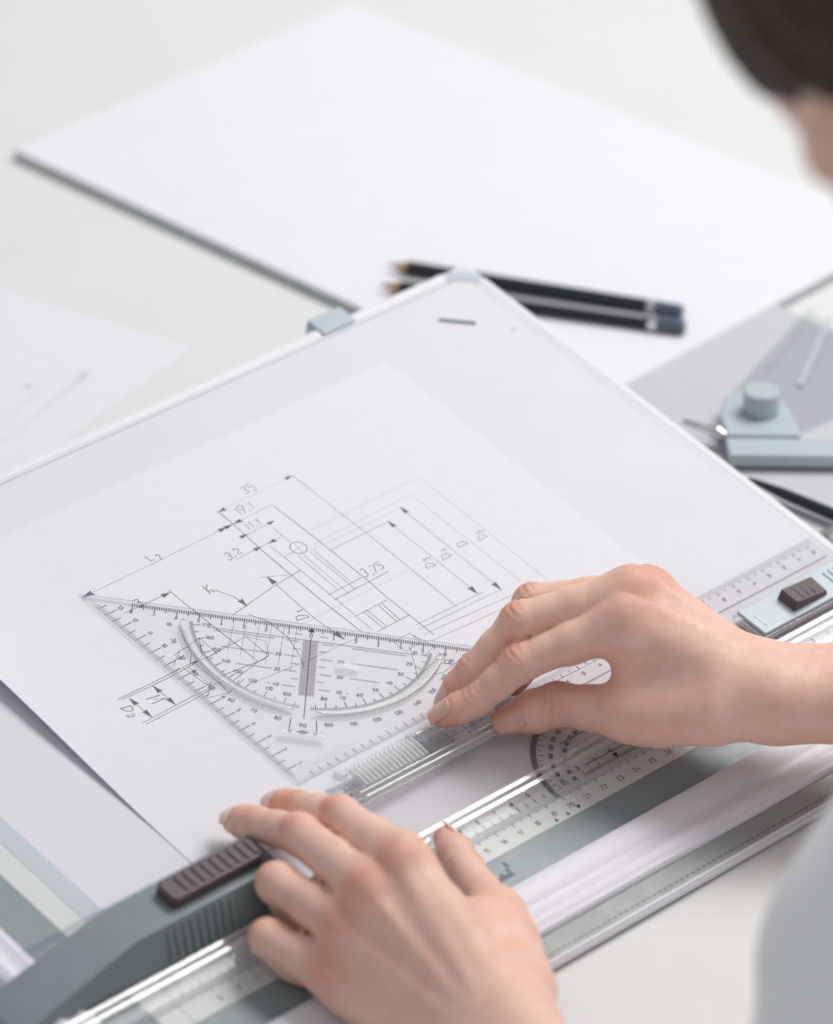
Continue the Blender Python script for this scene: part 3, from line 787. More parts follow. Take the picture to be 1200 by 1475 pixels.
# two black pencils on the pad
def pencil(tip, end, r, label, painted_sheen=False):
    a = at_w(*tip, PADH + r * .9); b = at_w(*end, PADH + r * .9)
    base = (a + b) / 2; base[2] = PADH
    t = empty('pencil', base); tag(t, label, 'pencil', 'black pencils on the pad')
    ax = (b - a); L = np.linalg.norm(ax); ax /= L
    side = np.cross(ax, [0, 0, 1]); side /= np.linalg.norm(side); up = np.cross(side, ax)
    def ring(d, rr, n=6, ph=0): return [a + ax * d + rr * (math.cos(ph + 2 * math.pi * k / n) * side + math.sin(ph + 2 * math.pi * k / n) * up) for k in range(n)]
    q = G(); q.rings([ring(0, .02, 10), ring(.35, .10, 10)]); q.build('lead', 'graphite', t, smooth=True)
    q = G(); q.rings([ring(.34, .10, 12), ring(1.15, r * .90, 12)]); q.build('sharpened_wood', 'wood', t, smooth=True)
    q = G(); q.rings([ring(1.1, r * .95), ring(L - 1.9, r)]); q.build('barrel', 'black_barrel', t, bevel=.03)
    q = G(); q.rings([ring(L - 1.9, r * 1.02, 18), ring(L - 1.45, r * 1.02, 18)]); q.build('band', 'steel', t, smooth=False)
    q = G(); q.rings([ring(L - 1.45, r * 1.0, 18), ring(L - .15, r * 1.0, 18), ring(L, r * .8, 18)]); q.build('end_cap', 'slate_cap', t)
    if painted_sheen:
        q = G(); A_ = ring(2.2, r * 1.012); B_ = ring(L - 2.0, r * 1.012)
        q.add([A_[1], A_[2], B_[2], B_[1]], [(0, 1, 2, 3)]); q.build('painted_sheen', 'sheen_grey', t)  # reflection on the top facet, put in as a flat grey colour
    return t
pencil((558, 381), (984, 450), .40, 'black pencil with blue-grey end, farther from the drawing board')
p2 = pencil((546, 410), (987, 472), .40, 'black pencil with a painted silver-grey sheen, touching the board edge', True)
# loose sheet beyond the far long edge
q0 = at_w(280, 500, .03); q1 = at_w(0, 415, .03); d = (q1 - q0) / np.linalg.norm(q1 - q0); e2 = np.array([d[1], -d[0], 0]) * -1
if e2[1] > 0: e2 = -e2
q = [q0, q0 + d * 29.7, q0 + d * 29.7 + e2 * 21, q0 + e2 * 21]
lp = empty('loose_sheet', (*q0[:2], 0)); tag(lp, 'loose white sheet with faint pencil lines lying on the bare desk', 'paper')
g = G(); g.prism([tuple(p[:2]) for p in q], .004, .03); g.build('sheet', 'paper', lp)
g = G()
for a, b in (((0, 640), (125, 540)), ((0, 610), (60, 560)), ((20, 560), (45, 553)), ((60, 590), (124, 541)), ((100, 545), (128, 538))):
    g.ribbon([at_w(*a, .032)[:2], at_w(*b, .032)[:2]], .04, .034)
for c in ((40, 556), (121, 540)):
    P = at_w(*c, .032)[:2]; g.prism([tuple(P + .22 * np.array([math.cos(t), math.sin(t)])) for t in np.linspace(0, 6.28, 8)[:-1]], .0345, .035)
g.build('pencil_marking', 'pencil_faint', lp)
# flat grey case to the side of the board, with a smoky film square on it
CH = 0.56
k0 = at_w(1117, 437, CH); dirx = at_w(1200, 476, CH) - k0; dirx /= np.linalg.norm(dirx); diry = np.array([dirx[1], -dirx[0], 0])
if diry @ (at_w(930, 560, CH) - k0) < 0: diry = -diry
q = [k0, k0 + dirx * 17, k0 + dirx * 17 + diry * 26, k0 + diry * 26]
cs = empty('flat_case', (*((q[0] + q[2]) / 2)[:2], 0)); tag(cs, 'flat pale grey plastic case lying between the pad and the board', 'case')
g = G(); g.prism([tuple(p[:2]) for p in q], 0, CH - .1); g.build('tray', 'case_grey', cs, bevel=.08)
g = G(); g.prism([tuple(p[:2]) for p in q], CH - .098, CH); g.build('lid', 'case_grey', cs, bevel=.05)
fl = empty('smoky_triangle', (*at_w(1150, 520, CH)[:2], CH)); tag(fl, 'smoky clear plastic triangle lying on the grey case', 'set square')
g = G(); P = [tuple(at_w(*p, CH)[:2]) for p in ((1040, 585), (1165, 446), (1300, 560), (1120, 640))]; g.prism(P, CH + .004, CH + .16); g.build('plate', 'smoky_film', fl, bevel=.03)
g = G(); g.ribbon([at_w(*p, CH)[:2] for p in ((1195, 462), (1152, 558))], .3, CH + .165); g.ribbon([at_w(*p, CH)[:2] for p in ((1168, 452), (1108, 530))], .1, CH + .165); g.build('edge_line', 'pale_grey', fl)
# drafting head: bar, plate, round knob, steel screw
HB = CH + .17
dh = empty('drafting_head', (*at_w(1090, 640, HB)[:2], HB)); tag(dh, 'blue-grey drafting head with a round knob and straight bar on the case', 'drafting head')
b0 = at_w(1051, 655, HB + .7); b1 = at_w(1200, 657, HB + .7); bx = b1 - b0; bx[2] = 0; bx /= np.linalg.norm(bx); by = np.array([-bx[1], bx[0], 0])
def lq(x, y): return tuple((b0 + bx * x + by * y)[:2])
g = G(); g.prism([lq(0, 0), lq(13, 0), lq(13, 1.7), lq(-.15, 1.7)], HB + .01, HB + .7); g.build('bar', 'light_blue_grey', dh, bevel=.1)
g = G(); g.prism([lq(-.1, 1.72), lq(3.55, 1.72), lq(3.3, 3.4), lq(2.7, 5.4), lq(2.0, 6.2), lq(.6, 6.2), lq(-.1, 5.6), lq(-.35, 3.5)], HB + .01, HB + .85); g.build('plate', 'light_blue_grey', dh, bevel=.12)
kc = at_w(1096, 592, HB + .85)
g = G(); g.lathe((kc[0], kc[1], HB + .85), (kc[0], kc[1], HB + 3), [(0, .86), (.1, .92), (1.1, .90), (1.2, .82)], 28); kb = g.build('knob', 'light_blue_grey', dh, smooth=False, bevel=.04)
sc0 = at_w(1048, 628, HB + .7); sc1 = at_w(985, 607, HB + .5)
g = G(); dd = np.linalg.norm(sc1 - sc0); g.lathe(sc0, sc1, [(0, .16), (.3, .2), (.5, .34), (.9, .36), (1.15, .2), (dd, .13)], 16); g.build('screw', 'steel', dh, smooth=True)
# black ruling pen between case and board
pn = empty('black_pen', (*at_w(1150, 720, .4)[:2], 0)); tag(pn, 'thick glossy black pen lying beside the board edge', 'pen')
a = at_w(1078, 690, CH + .5); b = at_w(1330, 796, CH + .5); L = np.linalg.norm(b - a)
g = G(); g.lathe(a, b, [(0, .08), (.5, .15), (2.2, .28), (L - .4, .36), (L, .3)], 20); g.build('barrel', 'black_barrel', pn, smooth=True)
g = G(); u_ = (b - a) / L; g.lathe(a - u_ * .35, a, [(0, .03), (.34, .09)], 10); g.build('nib', 'steel', pn, smooth=True)

# ------------------------------------------------------------------ person: signed-distance body, polygonised by surface nets
def rcone(P, a, b, ra, rb):
    a = np.asarray(a, np.float32); b = np.asarray(b, np.float32)
    ab = b - a; L2 = float(ab @ ab) + 1e-9
    t = np.clip(((P - a) @ ab) / L2, 0, 1)
    q = P - a - t[:, None] * ab
    return np.sqrt((q * q).sum(1)) - (ra + (rb - ra) * t)
def smin(a, b, k):
    h = np.clip(k - np.abs(a - b), 0, None) / k
    return np.minimum(a, b) - h * h * k * .25
def ellip(P, c, ax, r):
    """ellipsoid with axes = rows of ax, radii r (approximate distance)"""
    q = (P - np.asarray(c, np.float32)) @ np.asarray(ax, np.float32).T / np.asarray(r, np.float32)
    l = np.sqrt((q * q).sum(1)) + 1e-6
    q2 = q / np.asarray(r, np.float32); l2 = np.sqrt((q2 * q2).sum(1)) + 1e-6
    return l * (l - 1) / l2
def evalc(f, P, chunk=400000):
    P = P.astype(np.float32); out = np.empty(len(P), np.float32)
    for i in range(0, len(P), chunk): out[i:i + chunk] = f(P[i:i + chunk])
    return out
def nets(f, lo, hi, h):
    lo = np.asarray(lo, float); n = np.ceil((np.asarray(hi, float) - lo) / h).astype(int) + 1
    # coarse pass keeps only blocks near the surface
    B = 4; cb = np.ceil((n - 1) / B).astype(int)
    cc = np.stack(np.meshgrid(*[np.arange(k) for k in cb], indexing='ij'), -1).reshape(-1, 3)
    dc = evalc(f, lo + (cc + .5) * B * h)
    keep = np.abs(dc) < B * h * 1.45
    D = np.full(n, 1e3, np.float32)
    near = cc[keep]; sg = dc
    # far blocks take the sign of their centre
    Dsgn = np.repeat(np.repeat(np.repeat(np.where(dc < 0, -1e3, 1e3).reshape(cb), B, 0), B, 1), B, 2)
    D[:min(n[0], cb[0] * B), :min(n[1], cb[1] * B), :min(n[2], cb[2] * B)] = Dsgn[:n[0], :n[1], :n[2]]
    loc = np.stack(np.meshgrid(*[np.arange(B + 1)] * 3, indexing='ij'), -1).reshape(-1, 3)
    ids = (near[:, None, :] * B + loc[None]).reshape(-1, 3)
    ids = ids[(ids < n).all(1)]
    flat = np.unique(np.ravel_multi_index(ids.T, n))
    ii = np.stack(np.unravel_index(flat, n), 1)
    D.reshape(-1)[flat] = evalc(f, lo + ii * h)
    ins = D < 0
    c = [ins[x:n[0] - 1 + x, y:n[1] - 1 + y, z:n[2] - 1 + z] for x in (0, 1) for y in (0, 1) for z in (0, 1)]
    sm = sum(k.astype(np.int8) for k in c); cell = (sm > 0) & (sm < 8)
    ci = np.argwhere(cell); idx = -np.ones(cell.shape, np.int64); idx[tuple(ci.T)] = np.arange(len(ci))
    acc = np.zeros((len(ci), 3)); cnt = np.zeros(len(ci))
    corners = np.array([(x, y, z) for x in (0, 1) for y in (0, 1) for z in (0, 1)])
    val = np.stack([D[tuple((ci + k).T)] for k in corners], 1)
    for a in range(8):
        for b in range(a + 1, 8):
            if np.abs(corners[a] - corners[b]).sum() != 1: continue
            va, vb = val[:, a], val[:, b]; m_ = (va < 0) != (vb < 0)
            t = np.where(m_, va / np.where(m_, va - vb, 1), 0); t = np.clip(t, 0, 1)
            p = corners[a] + t[:, None] * (corners[b] - corners[a])
            acc[m_] += p[m_]; cnt[m_] += 1
    V = lo + (ci + acc / cnt[:, None]) * h
    F = []
    for ax in range(3):
        u, v = (ax + 1) % 3, (ax + 2) % 3
        sl0 = [slice(None)] * 3; sl1 = [slice(None)] * 3
        sl0[ax] = slice(0, -1); sl1[ax] = slice(1, None)
        cr = ins[tuple(sl0)] != ins[tuple(sl1)]
        e = np.argwhere(cr); e = e[(e[:, u] > 0) & (e[:, v] > 0) & (e[:, u] < n[u] - 1) & (e[:, v] < n[v] - 1) & (e[:, ax] < n[ax] - 1)]
        fl_ = ins[tuple(e.T)]
        du = np.zeros(3, int); du[u] = 1; dv = np.zeros(3, int); dv[v] = 1
        qd = np.stack([idx[tuple((e - du - dv).T)], idx[tuple((e - dv).T)], idx[tuple(e.T)], idx[tuple((e - du).T)]], 1)
        qd = np.where(fl_[:, None], qd, qd[:, ::-1]); F.append(qd[(qd >= 0).all(1)])
    return V, np.concatenate(F)
def project(f, V, it=3, eps=.03):
    for _ in range(it):
        d = evalc(f, V); gr = np.stack([evalc(f, V + eps * e) - evalc(f, V - eps * e) for e in np.eye(3)], 1) / (2 * eps)
        g2 = np.maximum((gr * gr).sum(1), .2)
        stp = np.clip(d / g2, -.15, .15); V = V - gr * stp[:, None]
    return V
def subdiv(V, F):
    E = np.concatenate([F[:, [0, 1]], F[:, [1, 2]], F[:, [2, 3]], F[:, [3, 0]]]); Es = np.sort(E, 1)
    U, inv = np.unique(Es, axis=0, return_inverse=True); inv = inv.reshape(-1); nF = len(F)
    em = V[U].mean(1); fm = V[F].mean(1)
    e0, e1, e2_, e3 = [len(V) + inv[k * nF:(k + 1) * nF] for k in range(4)]; fc_ = len(V) + len(U) + np.arange(nF)
    nF_ = np.concatenate([np.stack(x, 1) for x in ((F[:, 0], e0, fc_, e3), (e0, F[:, 1], e1, fc_), (fc_, e1, F[:, 2], e2_), (e3, fc_, e2_, F[:, 3]))])
    return np.concatenate([V, em, fm]), nF_
def unit(v): v = np.asarray(v, float); return v / np.linalg.norm(v)

class Hand:
    """Joints in board-frame cm. fingers: {name: [MCP, PIP, DIP, TIP]}; thumb: [CMC, MCP, IP, TIP]."""
    def __init__(s, fingers, radii, thumb, trad, wrist, elbow, side, up, tdn):
        s.F = {k: [np.asarray(p, float) for p in v] for k, v in fingers.items()}
        s.rad = radii; s.T = [np.asarray(p, float) for p in thumb]; s.tr = trad
        s.W = np.asarray(wrist, float); s.E = np.asarray(elbow, float); s.side = side
        M = s.F['middle'][0]
        s.ax = unit(M - s.W)
        lat = s.F['index'][0] - s.F['pinky'][0]; lat -= s.ax * (lat @ s.ax); s.lat = unit(lat)   # towards the index side
        n_ = np.cross(s.ax, s.lat); s.nor = unit(n_ if n_ @ np.asarray(up, float) > 0 else -n_)                    # dorsal
        s.marks = []
        for k, j in s.F.items():
            dn = s.nor
            for q in (1, 2):
                t = unit(unit(j[q] - j[q - 1]) + unit(j[q + 1] - j[q]))
                bend = unit(j[q] - j[q - 1]) - unit(j[q + 1] - j[q])
                if q == 1:                                               # the end joint carries the frame of the middle joint
                    kb = min(1.0, np.linalg.norm(bend) / .75); dn = unit(bend / (np.linalg.norm(bend) + 1e-6) * kb + s.nor * (1 - kb) * 1.5)
                dn = unit(dn - t * (dn @ t)); s.marks.append((j[q], t, dn, np.cross(t, dn), s.rad[k][q], 1.0 if q == 1 else .7))
        j = s.T; t = unit(j[3] - j[1]); b = unit(j[2] - j[1]) - unit(j[3] - j[2]); dn = np.asarray(tdn, float)
        s.thumb_dn = unit(dn - t * (dn @ t)); s.marks.append((j[2], t, s.thumb_dn, np.cross(t, s.thumb_dn), s.tr[2], 1.0))
    def sdf(s, P, detail=True):
        ax, lat, nor = s.ax, s.lat, s.nor
        palm = None
        cs_ = {'index': .95, 'middle': .35, 'ring': -.3, 'pinky': -.9}
        for k, j in s.F.items():
            r = s.rad[k][0]; c0 = s.W + lat * cs_[k] * 1.25 + ax * .6
            d = rcone(P, c0 - nor * .25, j[0] - nor * .12, 1.25, r * 1.04)
            palm = d if palm is None else smin(palm, d, .9)
        # fleshy palm pads
        m_ = s.F['middle'][0]; i_ = s.F['index'][0]; p_ = s.F['pinky'][0]
        palm = smin(palm, rcone(P, s.W + ax * 1.6 - lat * 1.4 - nor * 1.0, p_ - ax * 1.2 - nor * .7, 1.15, .95), 1.0)
        palm = smin(palm, rcone(P, i_ - ax * .9 - nor * .75, p_ - ax * .7 - nor * .65, .75, .65), .8)
        # thumb metacarpal, ball of the thumb and web
        c, m1, ip, tp = s.T
        th = rcone(P, c, m1, s.tr[0], s.tr[1])
        palm = smin(palm, th, 1.3)
        palm = smin(palm, rcone(P, s.W + ax * 1.6 + lat * .9 - nor * .7, c * .4 + m1 * .6 - nor * .2, 1.25, 1.0), 1.1)
        palm = smin(palm, rcone(P, m1 * .75 + c * .25, i_ * .6 + s.W * .4 - nor * .4, .55, .75), 1.5)
        if s.side == 'right':
            palm = smin(palm, rcone(P, B(905, 935, 5.6), B(912, 1000, 3.7), .78, .8), .7)
        if s.side == 'left': palm = smin(palm, rcone(P, m1 + nor * .1, i_ * .7 + s.W * .3 - nor * .3, .62, .75), 1.3)
        # knuckles and extensor tendons on the back
        for k, j in s.F.items():
            palm = smin(palm, rcone(P, j[0] + nor * s.rad[k][0] * .30, j[0] + nor * s.rad[k][0] * .38 - ax * .2, s.rad[k][0] * .66, s.rad[k][0] * .60), .5)
            if k != 'pinky':
                palm = smin(palm, rcone(P, j[0] + nor * s.rad[k][0] * .82 - ax * .4, s.W + lat * cs_[k] * .9 + ax * 1.8 + nor * .88, .20, .14), .55)
        # wrist and forearm (two bones side by side)
        fa = unit(s.E - s.W); l2 = unit(lat - fa * (lat @ fa)); L = np.linalg.norm(s.E - s.W)
        arm = smin(rcone(P, s.W + l2 * .95 - nor * .1, s.E + l2 * 1.5, 1.72, 3.0), rcone(P, s.W - l2 * 1.0 - nor * .1, s.E - l2 * 1.5, 1.66, 3.0), 1.4)
        arm = smin(arm, rcone(P, s.W + fa * 9 + l2 * .8, s.W + fa * L * .8, 2.7, 3.9), 3.0)
        arm = smin(arm, rcone(P, s.W - l2 * 1.6 + fa * 1.2 + nor * .7, s.W - l2 * 1.6 + fa * 1.7 + nor * .7, .8, .8), 1.0)
        palm = smin(palm, arm, 1.6)
        ds = []
        for k, j in s.F.items():
            r = s.rad[k]; d = None
            pts = [(j[0], r[0]), (j[0] * .5 + j[1] * .5, (r[0] + r[1]) * .475), (j[1], r[1]), (j[1] * .48 + j[2] * .52, (r[1] + r[2]) * .468), (j[2], r[2]), (j[2] * .45 + j[3] * .55, r[2] * .97), (j[3], r[3])]
            for (a, ra), (b, rb) in zip(pts[:-1], pts[1:]):
                q = rcone(P, a, b, ra, rb); d = q if d is None else smin(d, q, .28)
            bd_ = [m for m in s.marks if m[0] is j[1]][0][2]
            d = smin(d, rcone(P, j[0] * .8 + j[1] * .2 - bd_ * .38, j[0] * .45 + j[1] * .55 - bd_ * .28, r[0] * .80, r[1] * .80), .5)   # flesh under the first bone
            # finger pulp under the tip, dorsal knob at the middle joint
            mk = [m for m in s.marks if m[0] is j[2]][0]; mp_ = [m for m in s.marks if m[0] is j[1]][0]
            d = smin(d, rcone(P, j[3] * .6 + j[2] * .4 - mk[2] * r[3] * .25, j[3] - mk[2] * r[3] * .18, r[3] * .9, r[3] * .85), .3)
            d = smin(d, rcone(P, j[1] + mp_[2] * r[1] * .28, j[1] + mp_[2] * r[1] * .28 + mp_[1] * .12, r[1] * .76, r[1] * .74), .3)
            ds.append(smin(d, palm, .75))
        d = None
        pts = [(m1, s.tr[1]), (m1 * .5 + ip * .5, (s.tr[1] + s.tr[2]) * .47), (ip, s.tr[2]), (ip * .5 + tp * .5, s.tr[2] * .98), (tp, s.tr[3])]
        for (a, ra), (b, rb) in zip(pts[:-1], pts[1:]):
            q = rcone(P, a, b, ra, rb); d = q if d is None else smin(d, q, .3)
        ds.append(smin(d, palm, .8))
        d = ds[0]
        for q in ds[1:]: d = np.minimum(d, q)
        if detail:
            for j, t, dn, w, r, k in s.marks:
                v = P - j.astype(np.float32); a = v @ t.astype(np.float32); b = v @ dn.astype(np.float32); c_ = v @ w.astype(np.float32)
                mask = np.exp(-(a / .40) ** 2) * np.exp(-(c_ / (r * .72)) ** 2) * np.clip((b - r * .3) / (r * .5), 0, 1) * (b < r * 2.2)
                d = d + k * .11 * mask * np.clip(np.cos((a + .05 * np.sin(c_ * 6)) * 2 * math.pi / .34), 0, 1) ** 1.5
                # flexion creases on the inner side
                mask2 = np.exp(-(a / .10) ** 2) * np.clip((-b) / (r * .6), 0, 1) * (np.abs(c_) < r * 1.4) * (b > -r * 2)
                d = d + .05 * mask2
            # faint wrist creases
            v = P - s.W.astype(np.float32); a = v @ ax.astype(np.float32)
            near = np.exp(-((np.sqrt((v * v).sum(1)) - 2.0) / 1.6) ** 2)
            for off in (-.5, .15): d = d + .028 * near * np.exp(-((a - off + .12 * np.sin((v @ nor.astype(np.float32)) * 1.3)) / .07) ** 2)
        return d
    def redness(s, P):
        r_ = np.zeros(len(P))
        for k, j in s.F.items():
            r_ += .78 * np.exp(-(((P - (j[0] + s.nor * .7)) ** 2).sum(1)) / .75)
            r_ += .68 * np.exp(-(((P - j[3]) ** 2).sum(1)) / .85)
        for j, t, dn, w, r, k in s.marks: r_ += .62 * min(k, .8 if r > .9 else 1.0) * (.6 if r > .77 and k == 1.0 and abs(r - s.tr[2]) < 1e-6 else 1.0) * np.exp(-(((P - (j + dn * r)) ** 2).sum(1)) / .38)
        r_ += .45 * np.exp(-(((P - s.T[3]) ** 2).sum(1)) / .9)
        r_ += .35 * np.exp(-(((P - (s.T[1] * .6 + s.F['index'][0] * .4)) ** 2).sum(1)) / 1.6)
        return np.clip(r_, 0, .85)

def B(px, py, z): return at_b(px, py, z)
right = Hand(
    {'index': [B(897, 891, 6.4), B(750, 955, 4.15), B(687, 1008, 2.35), B(640, 1030, 1.45)],
     'middle': [B(908, 853, 6.9), B(750, 895, 5.2), B(682, 965, 2.9), B(648, 1004, 1.45)],
     'ring': [B(930, 851, 5.8), B(768, 868, 4.6), B(708, 938, 2.4), B(682, 985, 1.2)],
     'pinky': [B(950, 875, 4.5), B(815, 885, 3.6), B(765, 940, 1.9), B(740, 985, .95)]},
    {'index': [1.0, .83, .69, .52], 'middle': [1.02, .85, .71, .54], 'ring': [.96, .81, .69, .54], 'pinky': [.84, .72, .61, .48]},
    [B(1030, 1030, 4.3), B(903, 1026, 3.1), B(803, 1014, 1.95), B(735, 1036, 1.15)], [1.35, 1.12, .94, .66],
    B(1130, 1000, 4.6), B(1850, 985, 7.5), 'right', (-.35, .2, .9), unit(-RB[2] * .8 + np.array([0, 0, .15]) + RB[1] * .15))
left = Hand(
    {'index': [B(577, 1236, 6.0), B(490, 1176, 4.1), B(430, 1163, 2.0), B(398, 1158, 1.25)],
     'middle': [B(534, 1280, 5.1), B(432, 1202, 3.5), B(370, 1187, 2.0), B(339, 1182, 1.2)],
     'ring': [B(497, 1332, 3.6), B(400, 1273, 2.7), B(425, 1312, 1.0), B(465, 1325, .7)],
     'pinky': [B(478, 1402, 2.0), B(388, 1352, 1.7), B(420, 1388, .75), B(455, 1402, .6)]},
    {'index': [.98, .84, .70, .52], 'middle': [1.0, .86, .72, .54], 'ring': [.96, .86, .76, .6], 'pinky': [.86, .80, .70, .55]},
    [B(752, 1428, 3.6), B(716, 1320, 2.4), B(670, 1252, 1.3), B(642, 1207, .9)], [1.45, .98, .78, .53],
    B(720, 1520, 3.4), w2b([at_w(1075, 2010, 5.5)])[0], 'left', (0, 0, 1), unit(RB[0] * .8 + np.array([0, 0, .5])))

verts, faces, red = [], [], []
off = 0
def add_part(V, F, r, board):
    global off
    verts.append(b2w(V) if board else V); faces.append(F + off); red.append(r); off += len(V)
for H_ in (right, left):
    pts = np.array([p for j in H_.F.values() for p in j] + H_.T + [H_.W])
    fa = unit(H_.E - H_.W); pts = np.vstack([pts, H_.E + fa * 1])
    f_ = lambda P, H_=H_: H_.sdf(P, False)
    # clip the forearm a little past the elbow so the grid stays closed
    V, F = nets(f_, pts.min(0) - 5, pts.max(0) + 5, .19)
    V = project(f_, V, 2)
    near = ((V - H_.W) @ H_.ax > -6)
    V, F = subdiv(V, F); V = project(H_.sdf, V, 3)
    add_part(V, F, H_.redness(V), True)

# head, neck, trunk and upper arms (world frame, cm)
HC = at_d(1492, -22, 147.0)
look = unit(np.array([-.55, .78, .30]) @ RW)           # the gaze goes down to the near hand, head bent well forward
up0 = np.array([-.75, -.60, .10]) @ RW; up0 = unit(up0 - look * (up0 @ look)); rt = np.cross(look, up0)
hax = np.stack([rt, look, up0])
def hp(x, y, z): return HC + rt * x + look * y + up0 * z
elbL, elbR = b2w(left.E), b2w(right.E)
shL = at_d(1660, 760, 160.0)
shR = shL + np.array([28.0, 3.0, 0.5])
nb = (shL + shR) / 2 + np.array([-4.0, 1.0, 6.0])
waist = nb + np.array([5, -17, -52])
def body_sdf(P):
    d = ellip(P, hp(0, -1.2, 2.6), hax, (7.4, 9.2, 8.6))
    d = smin(d, ellip(P, hp(0, 2.2, -3.2), hax, (6.0, 6.3, 7.6)), 2.5)
    d = smin(d, rcone(P, hp(0, 5.6, -8.4), hp(0, 4.6, -7.8), 2.2, 2.6), 2.5)              # chin
    d = smin(d, rcone(P, hp(0, 8.3, .9), hp(0, 9.7, -2.6), .7, 1.15), 1.2)                # nose
    d = smin(d, rcone(P, hp(0, 8.4, -5.4), hp(0, 8.3, -5.5), 1.1, 1.0), 1.2)              # mouth
    for sg in (-1, 1):
        d = smin(d, rcone(P, hp(sg * 1.6, 8.0, 1.9), hp(sg * 4.4, 7.0, 1.9), .7, .8), 1.0)  # brow
        d = -smin(-d, ellip(P, hp(sg * 3.1, 8.6, .6), hax, (1.5, 1.3, 1.0)), .8)            # eye socket
        d = smin(d, ellip(P, hp(sg * 7.2, -.5, -1.2), hax, (.8, 1.8, 3.0)), .7)             # ear
    d = smin(d, rcone(P, hp(0, -2.2, -6), nb, 5.0, 5.6), 3)
    d = smin(d, rcone(P, nb + (0, -2, -4), waist, 9.5, 11.5), 6)
    d = smin(d, rcone(P, shL, shR, 5.6, 5.6), 5)
    for s_, e_ in ((shL, elbL), (shR, elbR)): d = smin(d, rcone(P, s_, e_, 5.0, 3.6), 4)
    return d
pts = np.array([HC, nb, shL, shR, waist, elbL, elbR])
V, F = nets(body_sdf, pts.min(0) - 14, pts.max(0) + 14, 1.1); V = project(body_sdf, V, 2, .1); V, F = subdiv(V, F); V = project(body_sdf, V, 2, .1)
rr_ = np.clip(.35 * np.exp(-((V - hp(0, 9.5, -2.5)) ** 2).sum(1) / 8), 0, 1)
add_part(V, F, rr_, False)
def np_mesh(name, V, F, mats, parent, redness=None):
    base = np.array(parent['_base']) if parent is not None else 0
    me = bpy.data.meshes.new(name); me.from_pydata(((V - base) * CM).tolist(), [], F.tolist())
    for k in mats: me.materials.append(MAT[k])
    me.polygons.foreach_set('use_smooth', [True] * len(me.polygons))
    if redness is not None:
        at = me.attributes.new('redness', 'FLOAT', 'POINT'); at.data.foreach_set('value', np.asarray(redness, np.float32))
    me.update(); o = bpy.data.objects.new(name, me); link(o)
    if parent is not None: o.parent = parent; o['_base'] = [float(x) for x in base]
    return o
ps = empty('person', (*waist[:2], 0))
tag(ps, 'dark-haired person in a pale grey top leaning over the board, both hands on the ruler', 'person')
np_mesh('body', np.concatenate(verts), np.concatenate(faces), ['skin'], ps, np.concatenate(red))
# shirt: offset of trunk and upper arms, sleeves pushed up above the elbows
def shirt_sdf(P):
    d = rcone(P, nb + (0, -2, -5), waist + (0, 0, -6), 11.0, 13.5)
    d = smin(d, rcone(P, shL + (1, 0, -.5), shR + (-1, 0, -.5), 6.6, 6.6), 5)
    for s_, e_, hand in ((shL, elbL, left), (shR, elbR, right)):
        d = smin(d, rcone(P, s_, e_, 6.3, 5.4), 4)
        wr = b2w(hand.W); d = smin(d, rcone(P, e_, e_ + (wr - e_) * .16, 5.2, 4.7), 2)
    d = d + .42 * np.sin(P @ np.array([.30, .26, .42], np.float32) + 1.8 * np.sin(P @ np.array([-.15, .2, .11], np.float32))) + .2 * np.sin(P @ np.array([-.6, .35, .7], np.float32) + 1.2 * np.sin(P @ np.array([.2, .3, -.2], np.float32)))
    d = np.maximum(d, -(rcone(P, hp(0, -3.2, -8), nb + (0, 2, -1), 6.3, 6.0)))     # neck opening
    return d
V, F = nets(shirt_sdf, pts.min(0) - 16, pts.max(0) + (16, 16, 4), .9); V = project(shirt_sdf, V, 2, .1)
np_mesh('shirt', V, F, ['shirt'], ps)
# hair: cap over the skull with a low knot behind
def hair_sdf(P):
    d = ellip(P, hp(0, -2.0, 3.4), hax, (8.3, 9.9, 9.2))
    d = smin(d, ellip(P, hp(0, -7.5, -3.0), hax, (6.2, 4.6, 6.2)), 3)
    d = smin(d, ellip(P, hp(0, -12.0, -2.5), hax, (4.0, 3.4, 4.0)), 1.0)
    # hairline: open towards the face
    cut = ((P - hp(0, 7.6, 4.2).astype(np.float32)) @ unit(look * .80 - up0 * .62).astype(np.float32))
    d = -smin(-d, -cut, .9)
    return d + .12 * np.sin((P @ rt.astype(np.float32)) * 4.2 + np.sin((P @ up0.astype(np.float32)) * .9))
V, F = nets(hair_sdf, HC - 19, HC + 19, .7); V = project(hair_sdf, V, 2, .1); V, F = subdiv(V, F); V = project(hair_sdf, V, 2, .08)
np_mesh('hair', V, F, ['hair'], ps)
for sg in (-1, 1):
    g = G(); c = hp(sg * 3.1, 6.55, .55)
    g.lathe(c - look * 1.1, c + look, [(1.1 - 1.1 * math.cos(t), max(.02, 1.1 * math.sin(t))) for t in np.linspace(0, math.pi, 10)], 16); e = g.build('eye', 'white_eye', ps, smooth=True)
    g = G(); g.lathe(c + look * 1.0, c + look * 2, [(0, .5), (.06, .46), (.13, .02)], 16); g.build('iris', 'ink', e, smooth=True)
